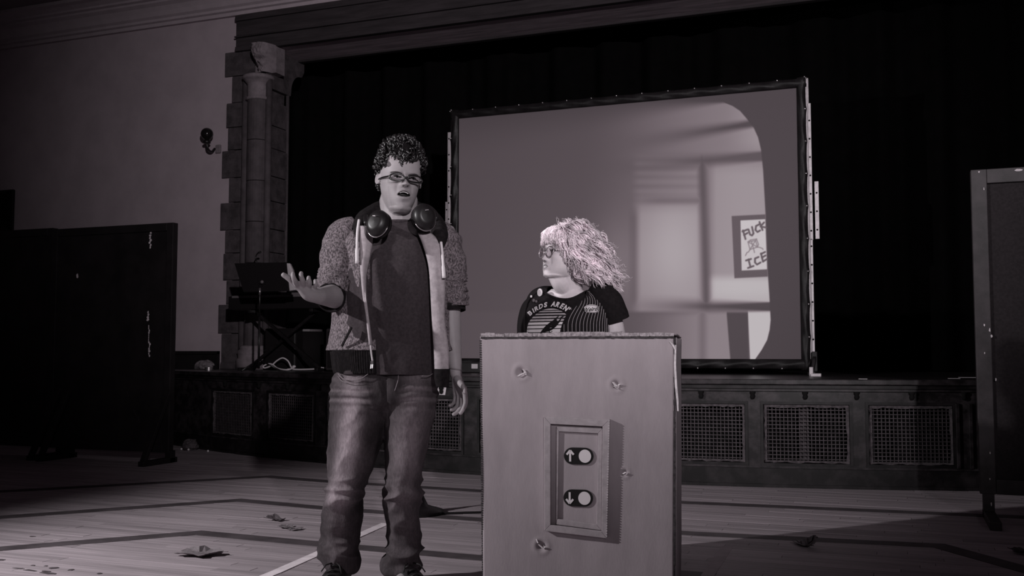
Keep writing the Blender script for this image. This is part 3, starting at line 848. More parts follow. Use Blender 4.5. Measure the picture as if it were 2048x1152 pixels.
pa = build(MB().box((pp.x - .16, pp.y - .12, ST + .001), (pp.x + .16, pp.y + .25, ST + .035)), 'paper_stack', 'grey_plastic', bevel=.006)
tag(pa, 'low grey stack of paper at the left end of the stage', 'paper')
crumple('crumpled_wrapper', 'crumpled dull wrapper on the hall floor beside the black partition', 'wrapper', atZ(380, 900, .002), .085, 'leaf', 7, .7)
for i, (px, py, l) in enumerate(((363, 898, 'tiny bright bead left of the crumpled wrapper'), (377, 899, 'tiny bright bead in front of the crumpled wrapper'), (416, 902, 'tiny bright bead right of the crumpled wrapper'))):
    p_ = atZ(px, py, .012); o = build(MB().ball((0, 0, 0), .011, 10, 6), 'bead', 'print_white', smooth=True); o.location = p_; tag(o, l, 'bead', 'bright beads by the crumpled wrapper')
# paper note on the stage front, socket on the stage
nx = bayx(884); yb = bow(nx) - .014
nt_ = atY(883, 782, yb)
tag(build(MB().prism([(atY(873, 774, yb).x, yb - .006, atY(873, 772, yb).z), (atY(893, 774, yb).x, yb - .003, atY(893, 774, yb).z), (atY(891, 790, yb).x, yb - .008, atY(891, 790, yb).z), (atY(873, 789, yb).x, yb - .004, atY(873, 789, yb).z)], (0, .003, 0)), 'paper_note', 'paper'),
    'small white paper note stuck on the stage front by the man\'s hanging hand', 'paper')
sk = thing('power_box', 'low black power box with a pale socket on the stage left of the cardboard box', 'power box', tuple(atZ(940, 748, ST)))
p_ = atZ(940, 746, ST)
build(MB().box((p_.x - .16, p_.y, ST + .001), (p_.x + .22, p_.y + .16, ST + .10)), 'case', 'black_plastic', sk, world=True, bevel=.008)
pz = atY(949, 724, p_.y - .004)
build(MB().box((pz.x - .032, p_.y - .006, ST + .04), (pz.x + .032, p_.y + .002, ST + .085)), 'socket', 'paper', sk, world=True, bevel=.004)
# scraps of pale tape on the stage edge at right
for i, (px, py, w, l) in enumerate(((1726, 758, .06, 'short pale tape scrap on the stage edge, left of the others'), (1908, 757, .08, 'pale tape scrap on the stage edge second from the right partition'), (1936, 755, .13, 'longest pale tape scrap on the stage edge, nearest the right partition'), (1431, 738, .03, 'tiny bright clip on the stage under the screen'))):
    p_ = atZ(px, py, ST + .002)
    o = build(MB().box((-w / 2, -.02, 0), (w / 2, .02, .003)), 'tape_scrap', 'print_white'); o.location = (p_.x, p_.y, ST + .001); o.rotation_euler.z = .1 * i
    tag(o, l, 'tape', 'tape scraps on the stage edge')
# mic stand foot behind the man's leg, with its lead
md = thing('microphone_stand', 'black round-based stand hidden behind the man\'s leg', 'stand', (-2.68, 5.40, 0))
build(MB().lathe([(.16, 0), (.165, .008), (.16, .022), (.12, .034), (.07, .05), (.045, .10), (.025, .16), (.016, .2)], (-2.68, 5.40, 0), 32), 'base', 'black_plastic', md, world=True, smooth=True)
build(MB().tube([(-2.68, 5.40, .18), (-2.68, 5.40, .62)], .011, 10), 'pole', 'black_metal', md, world=True, smooth=True)
lead = build(MB().tube(catmull([(-2.58, 5.38, .008), (-2.45, 5.47, .007), (-2.2, 5.62, .007), (-1.95, 5.75, .007), (-1.4, 6.0, .007)], 6), .007, 6), 'black_lead', 'cable_black', smooth=True)
tag(lead, 'thin black lead running over the floor from the round-based stand', 'cable')
# fallen leaves
def leaf(px, py, r, m, label, seed, curl=.4):
    rnd = random.Random(seed); mb = MB(); n = 26; P = []
    for k in range(n):
        a = 2 * pi * k / n
        lobe = .62 + .38 * abs(cos(2.5 * a)) ** .7 + rnd.uniform(-.12, .12)
        P.append(Vector((cos(a) * r * lobe, sin(a) * r * lobe * .75, 0)))
    vs = [Vector((0, 0, .008))]
    for q_ in (.55, 1.0):
        for p3 in P:
            v = p3 * q_; v.z = .004 + curl * r * (q_ ** 2) * (.35 + .5 * noise.noise((v.x * 14 + seed, v.y * 14, 0))) ; v.z = max(.003, v.z); vs.append(v)
    fs = [(0, 1 + k, 1 + (k + 1) % n) for k in range(n)] + [(1 + k, 1 + n + k, 1 + n + (k + 1) % n, 1 + (k + 1) % n) for k in range(n)]
    mb.add(vs, fs)
    t = thing('fallen_leaf', label, 'leaf', tuple(atZ(px, py, 0)), rnd.uniform(0, 6), 'dry leaves on the hall floor')
    build(mb, 'blade', m, t, solid=.0015, smooth=False)
    build(MB().tube(catmull([(0, 0, .01), (r * .5, .01, .014), (r * 1.2, .02, .02)], 4), .002, 5), 'stem', m, t)
    return t
leaf(398, 1111, .115, 'leaf_pale', 'large pale dry leaf on the floor at left, nearest the camera', 1, .5)
leaf(551, 1042, .055, 'leaf', 'small dark curled leaf on the floor left of the man', 2, 1.3)
leaf(573, 1056, .06, 'leaf_pale', 'pale flat leaf just in front of the small dark curled leaf', 3, .25)
leaf(590, 1060, .045, 'leaf_pale', 'pale leaf fragment between the pale flat leaf and the man', 4, .25)
leaf(1618, 1094, .06, 'leaf', 'dark curled leaf on the floor right of the cardboard box', 6, 1.2)
leaf(1602, 1090, .055, 'leaf_pale', 'pale leaf lying against the dark curled leaf right of the box', 7, .4)
leaf(2042, 1108, .05, 'leaf', 'small dark leaf on the floor at the right edge by the partition', 8, .8)

# ------------------------------------------------------------------ cardboard box
BD = 3.64
BR = YAW + radians(-11.5)
bc = atD(1155, 1000, BD)
bxo = thing('cardboard_box', 'tall brown cardboard box standing like a podium in front of the woman', 'box', (bc.x, bc.y, 0), BR)
bw, bh, bd = .712, 1.002, .52
hw = bw / 2
BM = Matrix.Translation((bc.x, bc.y, 0)) @ Matrix.Rotation(BR, 4, 'Z')
BI = BM.inverted()
def bpt(px, py, yo=0.0):
    """point of the box front (local) seen at a photograph position"""
    o = BI @ CAM; d = BI.to_3x3() @ ray(px, py)
    t = (yo - o.y) / d.y
    return o + d * t
tl, tr_ = bpt(962, 677), bpt(1348, 681)
bl, br_ = bpt(967, 1152), bpt(1347, 1152)
def bx_edge(z):      # the sides bow in very slightly
    t = (z - bl.z) / (tl.z - bl.z)
    return bl.x + (tl.x - bl.x) * t, br_.x + (tr_.x - br_.x) * t
dents = [(1043, 745, .016, 1), (1233, 770, .014, 2), (1249, 945, .010, 3), (1083, 1092, .015, 4)]
dp = [(bpt(a, b), r, s) for a, b, r, s in dents]
NX, NZ = 110, 150
def front(i, j):
    t = j / (NZ - 1); z = .004 + (tl.z - .004) * t
    a, b = bx_edge(z); x = a + (b - a) * i / (NX - 1)
    y = .004 * noise.noise((x * 3, z * 3, 1)) + .0007 * noise.noise((x * 16, z * 4, 4))
    for p, r, s in dp:
        d2 = ((x - p.x) ** 2 + (z - p.z) ** 2) / (r * r)
        y += .012 * exp(-d2 * 1.2) - .003 * exp(-(sqrt(d2) - 1.6) ** 2 * 3)
    return (x, y, z)
build(MB().grid(front, NX, NZ), 'front_panel', 'card', bxo, smooth=True, solid=.005)
xl0, xr0 = bx_edge(.004); xl1, xr1 = bx_edge(tl.z)
def wallpanel(xa0, xa1, name, nx=10):
    def fn(i, j):
        t = j / 40; u = i / 20
        return ((xa0 + (xa1 - xa0) * t) + .012 * sin(u * pi) * sin(t * pi * 1.3) * (1 if xa0 > 0 else -1) * .6 + .003 * noise.noise((u * 3, t * 5, xa0)), .004 + u * bd, .004 + (bh + .008 - .004) * t)
    return build(MB().grid(fn, 21, 41), name, 'card', bxo, smooth=True, solid=.005)
wallpanel(xr0 + .006, xr1 + .007, 'side_panel'); wallpanel(xl0 - .002, xl1 - .002, 'side_panel')
build(MB().grid(lambda i, j: (xl0 + (xr0 - xl0) * i / 10, bd, .004 + (bh + .006) * j / 10), 11, 11), 'back_panel', 'card', bxo, solid=.005)
# lid, its front lip a little raised and frayed
random.seed(9)
lid = MB()
def lidf(i, j):
    u = i / 40; v = j / 6
    return (xl1 - .004 + (xr1 - xl1 + .012) * u, .002 + (bd - .002) * v, tl.z + .004 + .010 * sstep(0, .5, u) * (1 - .6 * v) + .004 * noise.noise((u * 9, v * 3, 2)))
build(MB().grid(lidf, 41, 7), 'lid', 'card', bxo, smooth=True, solid=.006)
fl = MB()
for k in range(40):
    a = xl1 + (xr1 - xl1) * k / 40; b_ = xl1 + (xr1 - xl1) * (k + 1) / 40
    h = .013 + .005 * noise.noise((k * .4, 0, 0)) + .004 * (14 < k < 30)
    fl.box((a, -.0035 + random.uniform(-.0015, .001), tl.z + .006), (b_, .004, tl.z + .006 + h))
build(fl, 'torn_lip', 'card_edge', bxo)
gap = MB()
for k in range(60):
    a = xl1 + (xr1 - xl1) * k / 60; b_ = a + (xr1 - xl1) / 60
    gap.box((a, -.0045, tl.z - .001 - random.uniform(0, .002)), (b_, .003, tl.z + .006 + random.uniform(-.001, .002)))
build(gap, 'top_seam', 'card_dark', bxo)
le = MB(); k = 0; z = .01
while z < tl.z - .005:
    a, b_ = bx_edge(z)
    le.box((a - .005 + random.uniform(-.001, .001), -.003, z), (a + .0015, .005, z + .0062)); z += .0085
build(le, 'corrugated_edge', 'card_dark', bxo)
# open right seam with torn paper
rs = MB(); z = .01
while z < tl.z - .01:
    a, b_ = bx_edge(z); rs.box((b_ - .001, -.0035 + random.uniform(-.001, .001), z), (b_ + .006 + random.uniform(0, .002), .006, z + .02)); z += .02
build(rs, 'corner_seam', 'card_dark', bxo)
def torn(path, w, name='torn_paper', yo=-.006):
    P = [bpt(a, b, yo) for a, b in path]; mb = MB(); vs = []; n = len(P)
    for i, p in enumerate(P):
        ww = w * (.4 + .6 * sin(pi * (i + .5) / n)); vs += [(p.x - ww, p.y, p.z), (p.x + ww, p.y - .004, p.z)]
    mb.add(vs, [(2 * i, 2 * i + 1, 2 * i + 3, 2 * i + 2) for i in range(n - 1)])
    return build(mb, name, 'card_torn', bxo, solid=.0015)
torn([(1351, 690), (1350, 730), (1352, 770), (1355, 800), (1356, 822)], .004)
torn([(1340, 683), (1346, 690), (1351, 700)], .004)
torn([(1036, 753), (1043, 748), (1052, 745)], .006); torn([(1046, 738), (1050, 743), (1052, 750)], .004)
torn([(1226, 764), (1233, 773), (1240, 768)], .006); torn([(1228, 772), (1236, 778)], .004)
torn([(1246, 948), (1252, 944)], .004); torn([(1078, 1089), (1086, 1096), (1091, 1093)], .005); torn([(1073, 1078), (1076, 1086)], .003)
hd = MB()
for a, b_, w, h in ((1041, 738, .010, .016), (1231, 762, .005, .005), (1232, 942, .0, .0), (1246, 941, .006, .007), (1080, 1085, .006, .008)):
    p = bpt(a, b_, -.0005)
    if w: hd.lathe([(0, 0), (w, .0)], (0, 0, 0), 9, Matrix.Translation(p + Vector((0, .006, 0))) @ Matrix.Rotation(pi / 2, 4, 'X') @ Matrix.Diagonal((1, h / w, 1, 1)))
# two nested frames of cardboard strips with the printed switches inside
def strip4(o4, i4, d0, d1, name, m='card_strip'):
    """four mitred strips between outer and inner corner lists (TL, TR, BR, BL), front at -d1"""
    O = [bpt(*p, -d1) for p in o4]; I = [bpt(*p, -d1) for p in i4]
    for k in range(4):
        l = (k + 1) % 4; mb = MB()
        mb.prism([O[k], O[l], I[l], I[k]], (0, d1 - d0, 0))
        build(mb, name, m, bxo, bevel=.0015)
O4 = [(1088, 833), (1220, 839), (1214, 1077), (1089, 1062)]
I4 = [(1101, 848), (1205, 853), (1203, 1063), (1101, 1050)]
strip4(O4, I4, -.004, .020, 'outer_strip')
J4 = [(1113, 853), (1205, 857), (1203, 1061), (1112, 1049)]
K4 = [(1118, 863), (1196, 867), (1193, 1049), (1115, 1038)]
strip4(J4, K4, -.004, .011, 'inner_strip')
ce = MB(); A_, B_ = bpt(1219, 840, -.020), bpt(1214, 1076, -.020)
for k in range(46):
    p = A_ + (B_ - A_) * (k + .2) / 46; ce.box((p.x - .0035, -.0215, p.z - .0022), (p.x + .0005, -.019, p.z + .0012))
A_, B_ = bpt(1103, 1049, -.020), bpt(1103, 850, -.020)
build(ce, 'corrugation', 'card_torn', bxo)
def switch(cx, cy, w, h, up, name):
    o = bpt(cx, cy, -.006); s = (bpt(cx + 1, cy, -.006) - o).x
    W_, H_ = w * s / 2, h * s / 2
    P = []
    for k in range(13): a = pi / 2 + pi * k / 12; P.append((o.x - (W_ - H_) + H_ * cos(a), -.0075, o.z + H_ * sin(a)))
    for k in range(13): a = -pi / 2 + pi * k / 12; P.append((o.x + (W_ - H_) + H_ * cos(a), -.0075, o.z + H_ * sin(a)))
    pill = tag(build(MB().prism(P, (0, .004, 0)), name, 'print_black', bxo), label='black pill-shaped switch with a white %s arrow' % ('up' if up else 'down'))
    kx = o.x + 12.5 * s; rr = 13.0 * s
    build(MB().prism([(kx + rr * .95 * cos(2 * pi * k / 28), -.009, o.z + rr * sin(2 * pi * k / 28)) for k in range(28)], (0, .0014, 0)), 'white_dot', 'print_white', pill)
    ax_ = o.x - 17 * s; d = 1 if up else -1; mb = MB()
    L = 11 * s
    mb.bar((ax_, -.0084, o.z - d * L), (ax_, -.0084, o.z + d * L * .95), 4 * s, .0014, up=(0, 1, 0))
    for q_ in (-1, 1):
        mb.bar((ax_, -.0086, o.z + d * L), (ax_ + q_ * 7 * s, -.0086, o.z + d * 2.5 * s), 4 * s, .0014, up=(0, 1, 0))
    build(mb, 'arrow', 'print_white', pill)
switch(1157.5, 912, 59, 33, True, 'switch')
switch(1156.5, 996, 59, 33, False, 'switch')
# ------------------------------------------------------------------ people: materials
def skin_mat(name, v):
    m = mat(name, v, .55, .55, attr='Col', var=.05, scale=30, bump=.02, bscale=160, spec=.3)
    b = m.node_tree.nodes['Principled BSDF']
    b.inputs['Subsurface Weight'].default_value = .06
    b.inputs['Subsurface Radius'].default_value = (.012, .008, .006)
    return m
skin_mat('skin_man', .295); skin_mat('skin_woman', .66)
mat('hair_dark', .009, .36, 1, var=.5, scale=30, spec=.6)
mat('hair_blonde', .84, .5, .7, var=.28, scale=22, spec=.35, attr='Col')
mat('teeth', .7, .3, .3)
mat('eye_white', .55, .25, .4)
mat('iris', .02, .15, .5, spec=.6)
mat('brow', .03, .8, 1)
mat('heather', .050, .95, 1.0, v2=.22, scale=185, detail=3, stretch=(1, 1, .55), lo=.40, hi=.62, bump=.15, bscale=120, spec=.1)
mat('rib_dark', .012, .95, 1, var=.3, scale=60, spec=.1)
mat('lining', .36, .9, .7, var=.15, scale=50, spec=.1)
mat('tee_dark', .034, .95, 1.2, v2=.050, scale=90, detail=4, spec=.1, bump=.06, bscale=90)
mat('denim', .5, .9, 1.0, v2=.72, scale=130, detail=3, stretch=(1, 1, .35), attr='Col', spec=.12, bump=.1, bscale=200)
mat('denim_seam', .22, .9, .9)
mat('shoe', .014, .6, 1, spec=.4)
mat('shoe_sole', .30, .7, .8)
mat('tee_black', .012, .95, 1, v2=.018, scale=60, spec=.08)
mat('pinstripe', .014, .9, 1, spec=.1)
mat('black_frame', .008, .25, 1, spec=.5)
mat('wire_frame', .45, .3, .7, metal=.6)
mat('bracelet', .2, .6, .7)
mat('print_grey', .42, .8, .6, var=.12, scale=60)
gm = bpy.data.materials.new('lens_glass'); gm.use_nodes = True
nt = gm.node_tree; nt.nodes.clear()
o_ = nt.nodes.new('ShaderNodeOutputMaterial'); mx = nt.nodes.new('ShaderNodeMixShader'); tr0 = nt.nodes.new('ShaderNodeBsdfTransparent'); gl = nt.nodes.new('ShaderNodeBsdfGlossy')
gl.inputs['Roughness'].default_value = .03; tr0.inputs[0].default_value = (.93, .92, .93, 1); mx.inputs[0].default_value = .06
nt.links.new(tr0.outputs[0], mx.inputs[1]); nt.links.new(gl.outputs[0], mx.inputs[2]); nt.links.new(mx.outputs[0], o_.inputs[0])
MATS['lens_glass'] = gm

# ------------------------------------------------------------------ heads
HEAD = [  # z, front, back, half width   (head-heights; the face looks along -Y)
    (.00, -.33, -.05, .11), (.03, -.385, .02, .165), (.08, -.405, .10, .215), (.15, -.405, .19, .255), (.22, -.40, .26, .283), (.30, -.395, .33, .303),
    (.40, -.39, .385, .322), (.50, -.378, .415, .332), (.60, -.392, .43, .338), (.70, -.392, .43, .335), (.80, -.36, .41, .315), (.88, -.30, .36, .275),
    (.94, -.225, .29, .215), (.98, -.13, .19, .13), (1.0, -.03, .09, .03)]
def g2(x, z, cx, cz, sx, sz): return exp(-((x - cx) / sx) ** 2 - ((z - cz) / sz) ** 2)
class Head:
    def __init__(s, M, size, mouth=0.0, mouth_w=.085, mouth_z=.20, full=0.0, nose=1.0, tab=HEAD, sx=1.0, sy=1.0, warp=((0, 0), (1, 1)), soc=1.0, frown=0.0):
        s.soc = soc; s.frown = frown
        s.sx = sx; s.sy = sy; s.wa = [q[0] for q in warp]; s.wb = [q[1] for q in warp]
        s.M = M; s.size = size; s.mouth = mouth; s.mw = mouth_w; s.mz = mouth_z; s.full = full; s.nose = nose
        zs = [r[0] for r in tab]; s.zs = zs
        s.tab = [np.array([r[k] for r in tab]) for k in (1, 2, 3)]
    def prof(s, z):
        # smooth the table a little
        r = [0, 0, 0]
        for dz, w in ((-.035, .25), (0, .5), (.035, .25)):
            zz = min(1., max(0., z + dz)) if .05 < z < .95 else z
            for k in range(3): r[k] += w * float(np.interp(zz, s.zs, s.tab[k]))
        r[2] *= 1 + s.full * exp(-((z - .2) / .2) ** 2)
        return r
    def mouth_gap(s, x):
        """half opening of the mouth at x"""
        t = abs(x) / s.mw
        return s.mouth * .5 * max(0., 1 - t ** 2.2) if t < 1 else 0.
    def feat(s, x, z):
        """extra relief of the face, towards the viewer"""
        d = 0.
        # nose
        t = max(0., min(1., (.53 - z) / (.53 - .335)))
        h = (.022 + .125 * t ** 1.25) * s.nose
        if z < .345: h *= max(0., 1 - ((.345 - z) / .075) ** 2) ** .8
        if z > .53: h *= exp(-((z - .53) / .05) ** 2)
        wn = .032 + .024 * t
        d += h * exp(-(x / wn) ** 2) 
        for q in (-1, 1):
            d += .048 * s.nose * g2(x, z, q * .056, .328, .028, .028)
            d -= .050 * s.soc * g2(x, z, q * .142, .498, .088, .050)
            d += .022 * s.soc * g2(x, z, q * .135, .575, .10, .030)
            d += .028 * g2(x, z, q * .20, .385, .085, .07)
            d += .014 * g2(x, z, q * .142, .498, .055, .022)
            d -= .012 * g2(x, z, q * .125, .265, .022, .05)
        mz = s.mz - s.frown * min(1.2, (x / s.mw) ** 2); g = s.mouth_gap(x)
        d += .030 * g2(x, z, 0, mz, .115, .085)
        up = mz + g + .016; lo = mz - g - .018
        k = max(0., 1 - (abs(x) / (s.mw * 1.05)) ** 2) ** .6 if abs(x) < s.mw * 1.05 else 0
        d += k * (.020 * exp(-((z - up) / .017) ** 2) + .024 * exp(-((z - lo) / .019) ** 2))
        if g > .004: d -= .11 * sstep(g, g * .55, abs(z - mz)) if abs(z - mz) < g else 0
        else: d -= .018 * k * exp(-((z - mz) / .007) ** 2)
        zl = lo - .06
        d -= .020 * g2(x, z, 0, zl + .012, .09, .02)
        d += .030 * g2(x, z, 0, .055, .085, .05)
        return d
    def base_y(s, x, z):
        yf, yb, w = s.prof(z)
        c = .02 if yb > .06 else (yf + yb) / 2
        t = min(.999, abs(x) / max(w, 1e-4))
        return c + (yf - c) * (1 - t ** 2.35) ** (1 / 2.35)
    def y(s, x, z): return s.base_y(x, z) - s.feat(x, z) * s.fw(x, z)
    def fw(s, x, z):
        w = s.prof(z)[2]
        return 1 - sstep(.80, 1.0, abs(x) / max(w, 1e-4))
    def pt(s, x, z, out=0.0):
        """world point on the face at (x, z) head units, pushed out towards the viewer"""
        return s.P(x, s.y(x, z) - out, z)
    def wz(s, z): return float(np.interp(z, s.wa, s.wb)) if 0 <= z <= 1 else z
    def P(s, x, y, z): return s.M @ Vector((x * s.size * s.sx, y * s.size * s.sy, s.wz(z) * s.size))
    def mesh(s):
        mb = MB(); na, nz = 150, 150
        zs_ = [0.0 + 1.0 * (.5 - .5 * cos(pi * (j / (nz - 1)) ** .92)) for j in range(nz)]
        vs = []
        for z in zs_:
            yf, yb, w = s.prof(z)
            c = .02 if yb > .06 else (yf + yb) / 2
            for i in range(na):
                u = i / na * 2 - 1                       # -1..1, 0 is the nose
                a = pi * (.55 * u + .45 * u * abs(u) ** 1.6)
                sa, ca = sin(a), cos(a)
                x = w * math.copysign(abs(sa) ** (2 / 2.35), sa)
                y = c + ((yf - c) if ca > 0 else (yb - c) * -1 * -1) * (abs(ca) ** (2 / 2.35)) if ca > 0 else c + (yb - c) * (abs(ca) ** (2 / 2.1))
                if ca > 0: y -= s.feat(x, z) * s.fw(x, z)
                vs.append(s.P(x, y, z))
        fs = []
        for j in range(nz - 1):
            for i in range(na):
                k = (i + 1) % na
                fs.append((j * na + i, j * na + k, (j + 1) * na + k, (j + 1) * na + i))
        fs.append(tuple(range(na - 1, -1, -1))); fs.append(tuple((nz - 1) * na + i for i in range(na)))
        mb.add(vs, fs)
        # ears
        for q in (-1, 1):
            def ear(i, j):
                a = 2 * pi * i / 24; r = j / 8
                ex = .062 * cos(a) * r; ez = .105 * sin(a) * r * (1 - .12 * sin(a) * -1)
                rim = .030 * exp(-((r - .86) / .14) ** 2) - .018 * exp(-((r - .45) / .25) ** 2)
                off = .338 + .020 + rim + .045 * ex / .06 * .8
                return s.P(q * off, .05 + ex + .02 * (ez / .1), .465 + ez)
            m2 = MB().grid(ear, 24, 9, wrap=True)
            back = MB().ball((0, 0, 0), (1, 1, 1), 16, 10)
            for v in back.v:
                v.xyz = s.P(q * (.345 + .026 * v.x), .05 + .058 * v.y, .465 + .10 * v.z)
            mb.add(back.v, back.f)
            # rim as a thick loop so the ear survives the remesh
            loop = [s.P(q * (.342 + .046 * (.5 + .5 * cos(2 * pi * k / 20))), .05 + .058 * cos(2 * pi * k / 20), .47 + .10 * sin(2 * pi * k / 20) * (1 if sin(2 * pi * k / 20) > 0 else .85)) for k in range(20)]
            mb.tube(loop, .016 * s.size / .25 * .25 / s.size * s.size, 8, closed=True)
        return mb
def remesh(mb, voxel, smooth=2):
    """one continuous skin over everything in mb"""
    me = bpy.data.meshes.new('tmp'); me.from_pydata([tuple(p) for p in mb.v], [], mb.f); me.update()
    o = bpy.data.objects.new('tmp', me); COL.objects.link(o)
    md = o.modifiers.new('r', 'REMESH'); md.mode = 'VOXEL'; md.voxel_size = voxel; md.use_smooth_shade = True
    if smooth:
        ms_ = o.modifiers.new('s', 'SMOOTH'); ms_.factor = .5; ms_.iterations = smooth
    dg = bpy.context.evaluated_depsgraph_get()
    res = bpy.data.meshes.new_from_object(o.evaluated_get(dg))
    bpy.data.objects.remove(o); bpy.data.meshes.remove(me)
    return res
def coords(me):
    a = np.empty(len(me.vertices) * 3); me.vertices.foreach_get('co', a); return a.reshape(-1, 3)
def normals(me):
    a = np.empty(len(me.vertices) * 3); me.vertices.foreach_get('normal', a); return a.reshape(-1, 3)
def set_coords(me, a): me.vertices.foreach_set('co', a.ravel()); me.update()
def paint(me, rgb):
    ca = me.color_attributes.get('Col') or me.color_attributes.new('Col', 'FLOAT_COLOR', 'POINT')
    n = len(me.vertices); c = np.ones((n, 4)); c[:, :3] = rgb[:, None] if rgb.ndim == 1 else rgb
    ca.data.foreach_set('color', c.ravel())
def paint_skin(me, head, lip=.62, shave=.0, scalp=None):
    """lips, mouth inside and stubble as skin colour, in head coordinates"""
    V = coords(me); Mi = head.M.inverted()
    R = np.array(Mi.to_3x3()); t = np.array(Mi.translation)
    hq = (V @ R.T + t) / head.size
    x, y, z = hq[:, 0] / head.sx, hq[:, 1] / head.sy, np.where((hq[:, 2] > 0) & (hq[:, 2] < 1), np.interp(hq[:, 2], head.wb, head.wa), hq[:, 2])
    c = np.ones(len(V))
    frontm = (y < -.25) & (z > -.05) & (z < 1.05) & (np.abs(x) < .4)
    gap = np.where(np.abs(x) < head.mw, head.mouth * .5 * np.maximum(0, 1 - (np.abs(x) / head.mw) ** 2.2), 0)
    k = np.maximum(0, 1 - (np.abs(x) / (head.mw * 1.08)) ** 2) ** .5
    dz = np.abs(z - head.mz + head.frown * np.minimum(1.2, (x / head.mw) ** 2))
    lipm = frontm & (dz < gap + .034 * k) & (k > 0)
    c[lipm] = lip
    inner = frontm & (dz < gap * .80) & (head.mouth > .01)
    c[inner] = .06
    if head.mouth <= .01: c[frontm & (dz < .006) & (k > .1)] = .3
    # eye line and nostrils
    for q in (-1, 1):
        c[frontm & (((x - q * .035) / .017) ** 2 + ((z - .296) / .012) ** 2 < 1)] = .25
    if shave:
        s_ = frontm & (z < .29) & ~lipm & ~inner
        c[s_] *= 1 - shave
    if scalp is not None:
        sm = scalp(x, y, z); c[sm] = .12
    paint(me, c)
def eyes(head, parent, look=(0, 0), sz=1.0, zc=.498, lid=.0):
    for q in (-1, 1):
        cx_ = q * .138
        e = MB(); n = 14
        # almond eyeball front
        vs = []
        for j in range(9):
            for i in range(17):
                u = i / 16 * 2 - 1; v = j / 8 * 2 - 1
                x = cx_ + u * .056 * sz; hgt = (.022 + .002 * (v > 0)) * sz * (1 - abs(u) ** 2.2) ** .75
                z = zc + v * hgt + .004 * u * q
                y = head.y(x, z); yc = head.y(cx_, zc)
                vs.append(head.P(x, .6 * yc + .4 * y - .014 - .012 * (1 - u * u) * (1 - v * v * .4), z))
        e.add(vs, [(j * 17 + i, j * 17 + i + 1, (j + 1) * 17 + i + 1, (j + 1) * 17 + i) for j in range(8) for i in range(16)])
        eo = build(e, 'eye', 'eye_white', parent, world=True, smooth=True)
        ir = MB(); c0 = (cx_ + look[0], zc + look[1]); vs = []; yc = head.y(cx_, zc)
        for r in (0, .021 * sz):
            for k in range(16):
                a = 2 * pi * k / 16; vs.append(head.P(c0[0] + r * cos(a), yc - .032 + (0.004 if r else 0), c0[1] + max(-.019, min(.017, r * sin(a)))))
        ir.add(vs, [(k, 16 + k, 16 + (k + 1) % 16) for k in range(16)])
        build(ir, 'iris', 'iris', eo, world=True)
        up = []; lo = []
        for i in range(13):
            u = i / 12 * 2 - 1; x = cx_ + u * .060 * sz; hgt = .024 * sz * max(0, 1 - abs(u) ** 2.2) ** .75
            up.append(head.P(x, .6 * yc + .4 * head.y(x, zc) - .024 - .010 * (1 - u * u), zc + hgt + .004 * u * q + .003))
            lo.append(head.P(x, .6 * yc + .4 * head.y(x, zc) - .020 - .008 * (1 - u * u), zc - hgt + .004 * u * q - .002))
        build(MB().tube(up, .0052 * head.size, 6), 'lash_line', 'brow', parent, world=True, smooth=True)
def brows(head, parent, zc, slope, arch, w0=.055, w1=.235, th=.016, m='brow'):
    for q in (-1, 1):
        mb = MB(); P = []; R = []
        for i in range(12):
            t = i / 11; x = q * (w0 + (w1 - w0) * t); z = zc + slope[0 if q < 0 else 1] * (1 - t) + arch * sin(t * pi)
            P.append(head.pt(x, z, .004)); R.append(head.size * th * (1 - .55 * t) * (.6 + .4 * min(1, i / 2)))
        mb.tube(P, [(r, r * .45) for r in R], 8, up0=(0, 0, 1))
        build(mb, 'eyebrow', m, parent, world=True, smooth=True)
def person_frame(D, px):
    o = CAM + ray(px, 900) * (D / ray(px, 900).dot(fh_)); o = Vector((o.x, o.y, 0))
    return Matrix.Translation(o) @ Matrix.Rotation(YAW, 4, 'Z')
def place(name, label, cat, M):
    e = thing(name, label, cat, tuple(M.translation), YAW)
    return e
def rings(mb, rows, n=48, p=2.4, caps=True):
    """stack of super-elliptic cross sections (z, cx, cy, rx, ry)"""
    vs = []
    for z, cx, cy, rx, ry in rows:
        for k in range(n):
            a = 2 * pi * k / n; sa, ca = sin(a), cos(a)
            vs.append(Vector((cx + rx * math.copysign(abs(sa) ** (2 / p), sa), cy - ry * math.copysign(abs(ca) ** (2 / p), ca), z)))
    fs = [(j * n + k, j * n + (k + 1) % n, (j + 1) * n + (k + 1) % n, (j + 1) * n + k) for j in range(len(rows) - 1) for k in range(n)]
    if caps: fs += [tuple(range(n - 1, -1, -1)), tuple((len(rows) - 1) * n + k for k in range(n))]
    return mb.add(vs, fs)
def dense(rows, n): # refine a table of rows with a smooth curve
    return [tuple(v) for v in catmull_t(rows, n)]
def catmull_t(P, n):
    P = [np.array(p, float) for p in P]; out = []
    for i in range(len(P) - 1):
        a = P[i - 1] if i else 2 * P[0] - P[1]; b, c = P[i], P[i + 1]; d = P[i + 2] if i + 2 < len(P) else 2 * P[-1] - P[-2]
        for k in range(n):
            t = k / n; out.append(.5 * (2 * b + (c - a) * t + (2 * a - 5 * b + 4 * c - d) * t * t + (3 * b - a - 3 * c + d) * t ** 3))
    return out + [P[-1]]
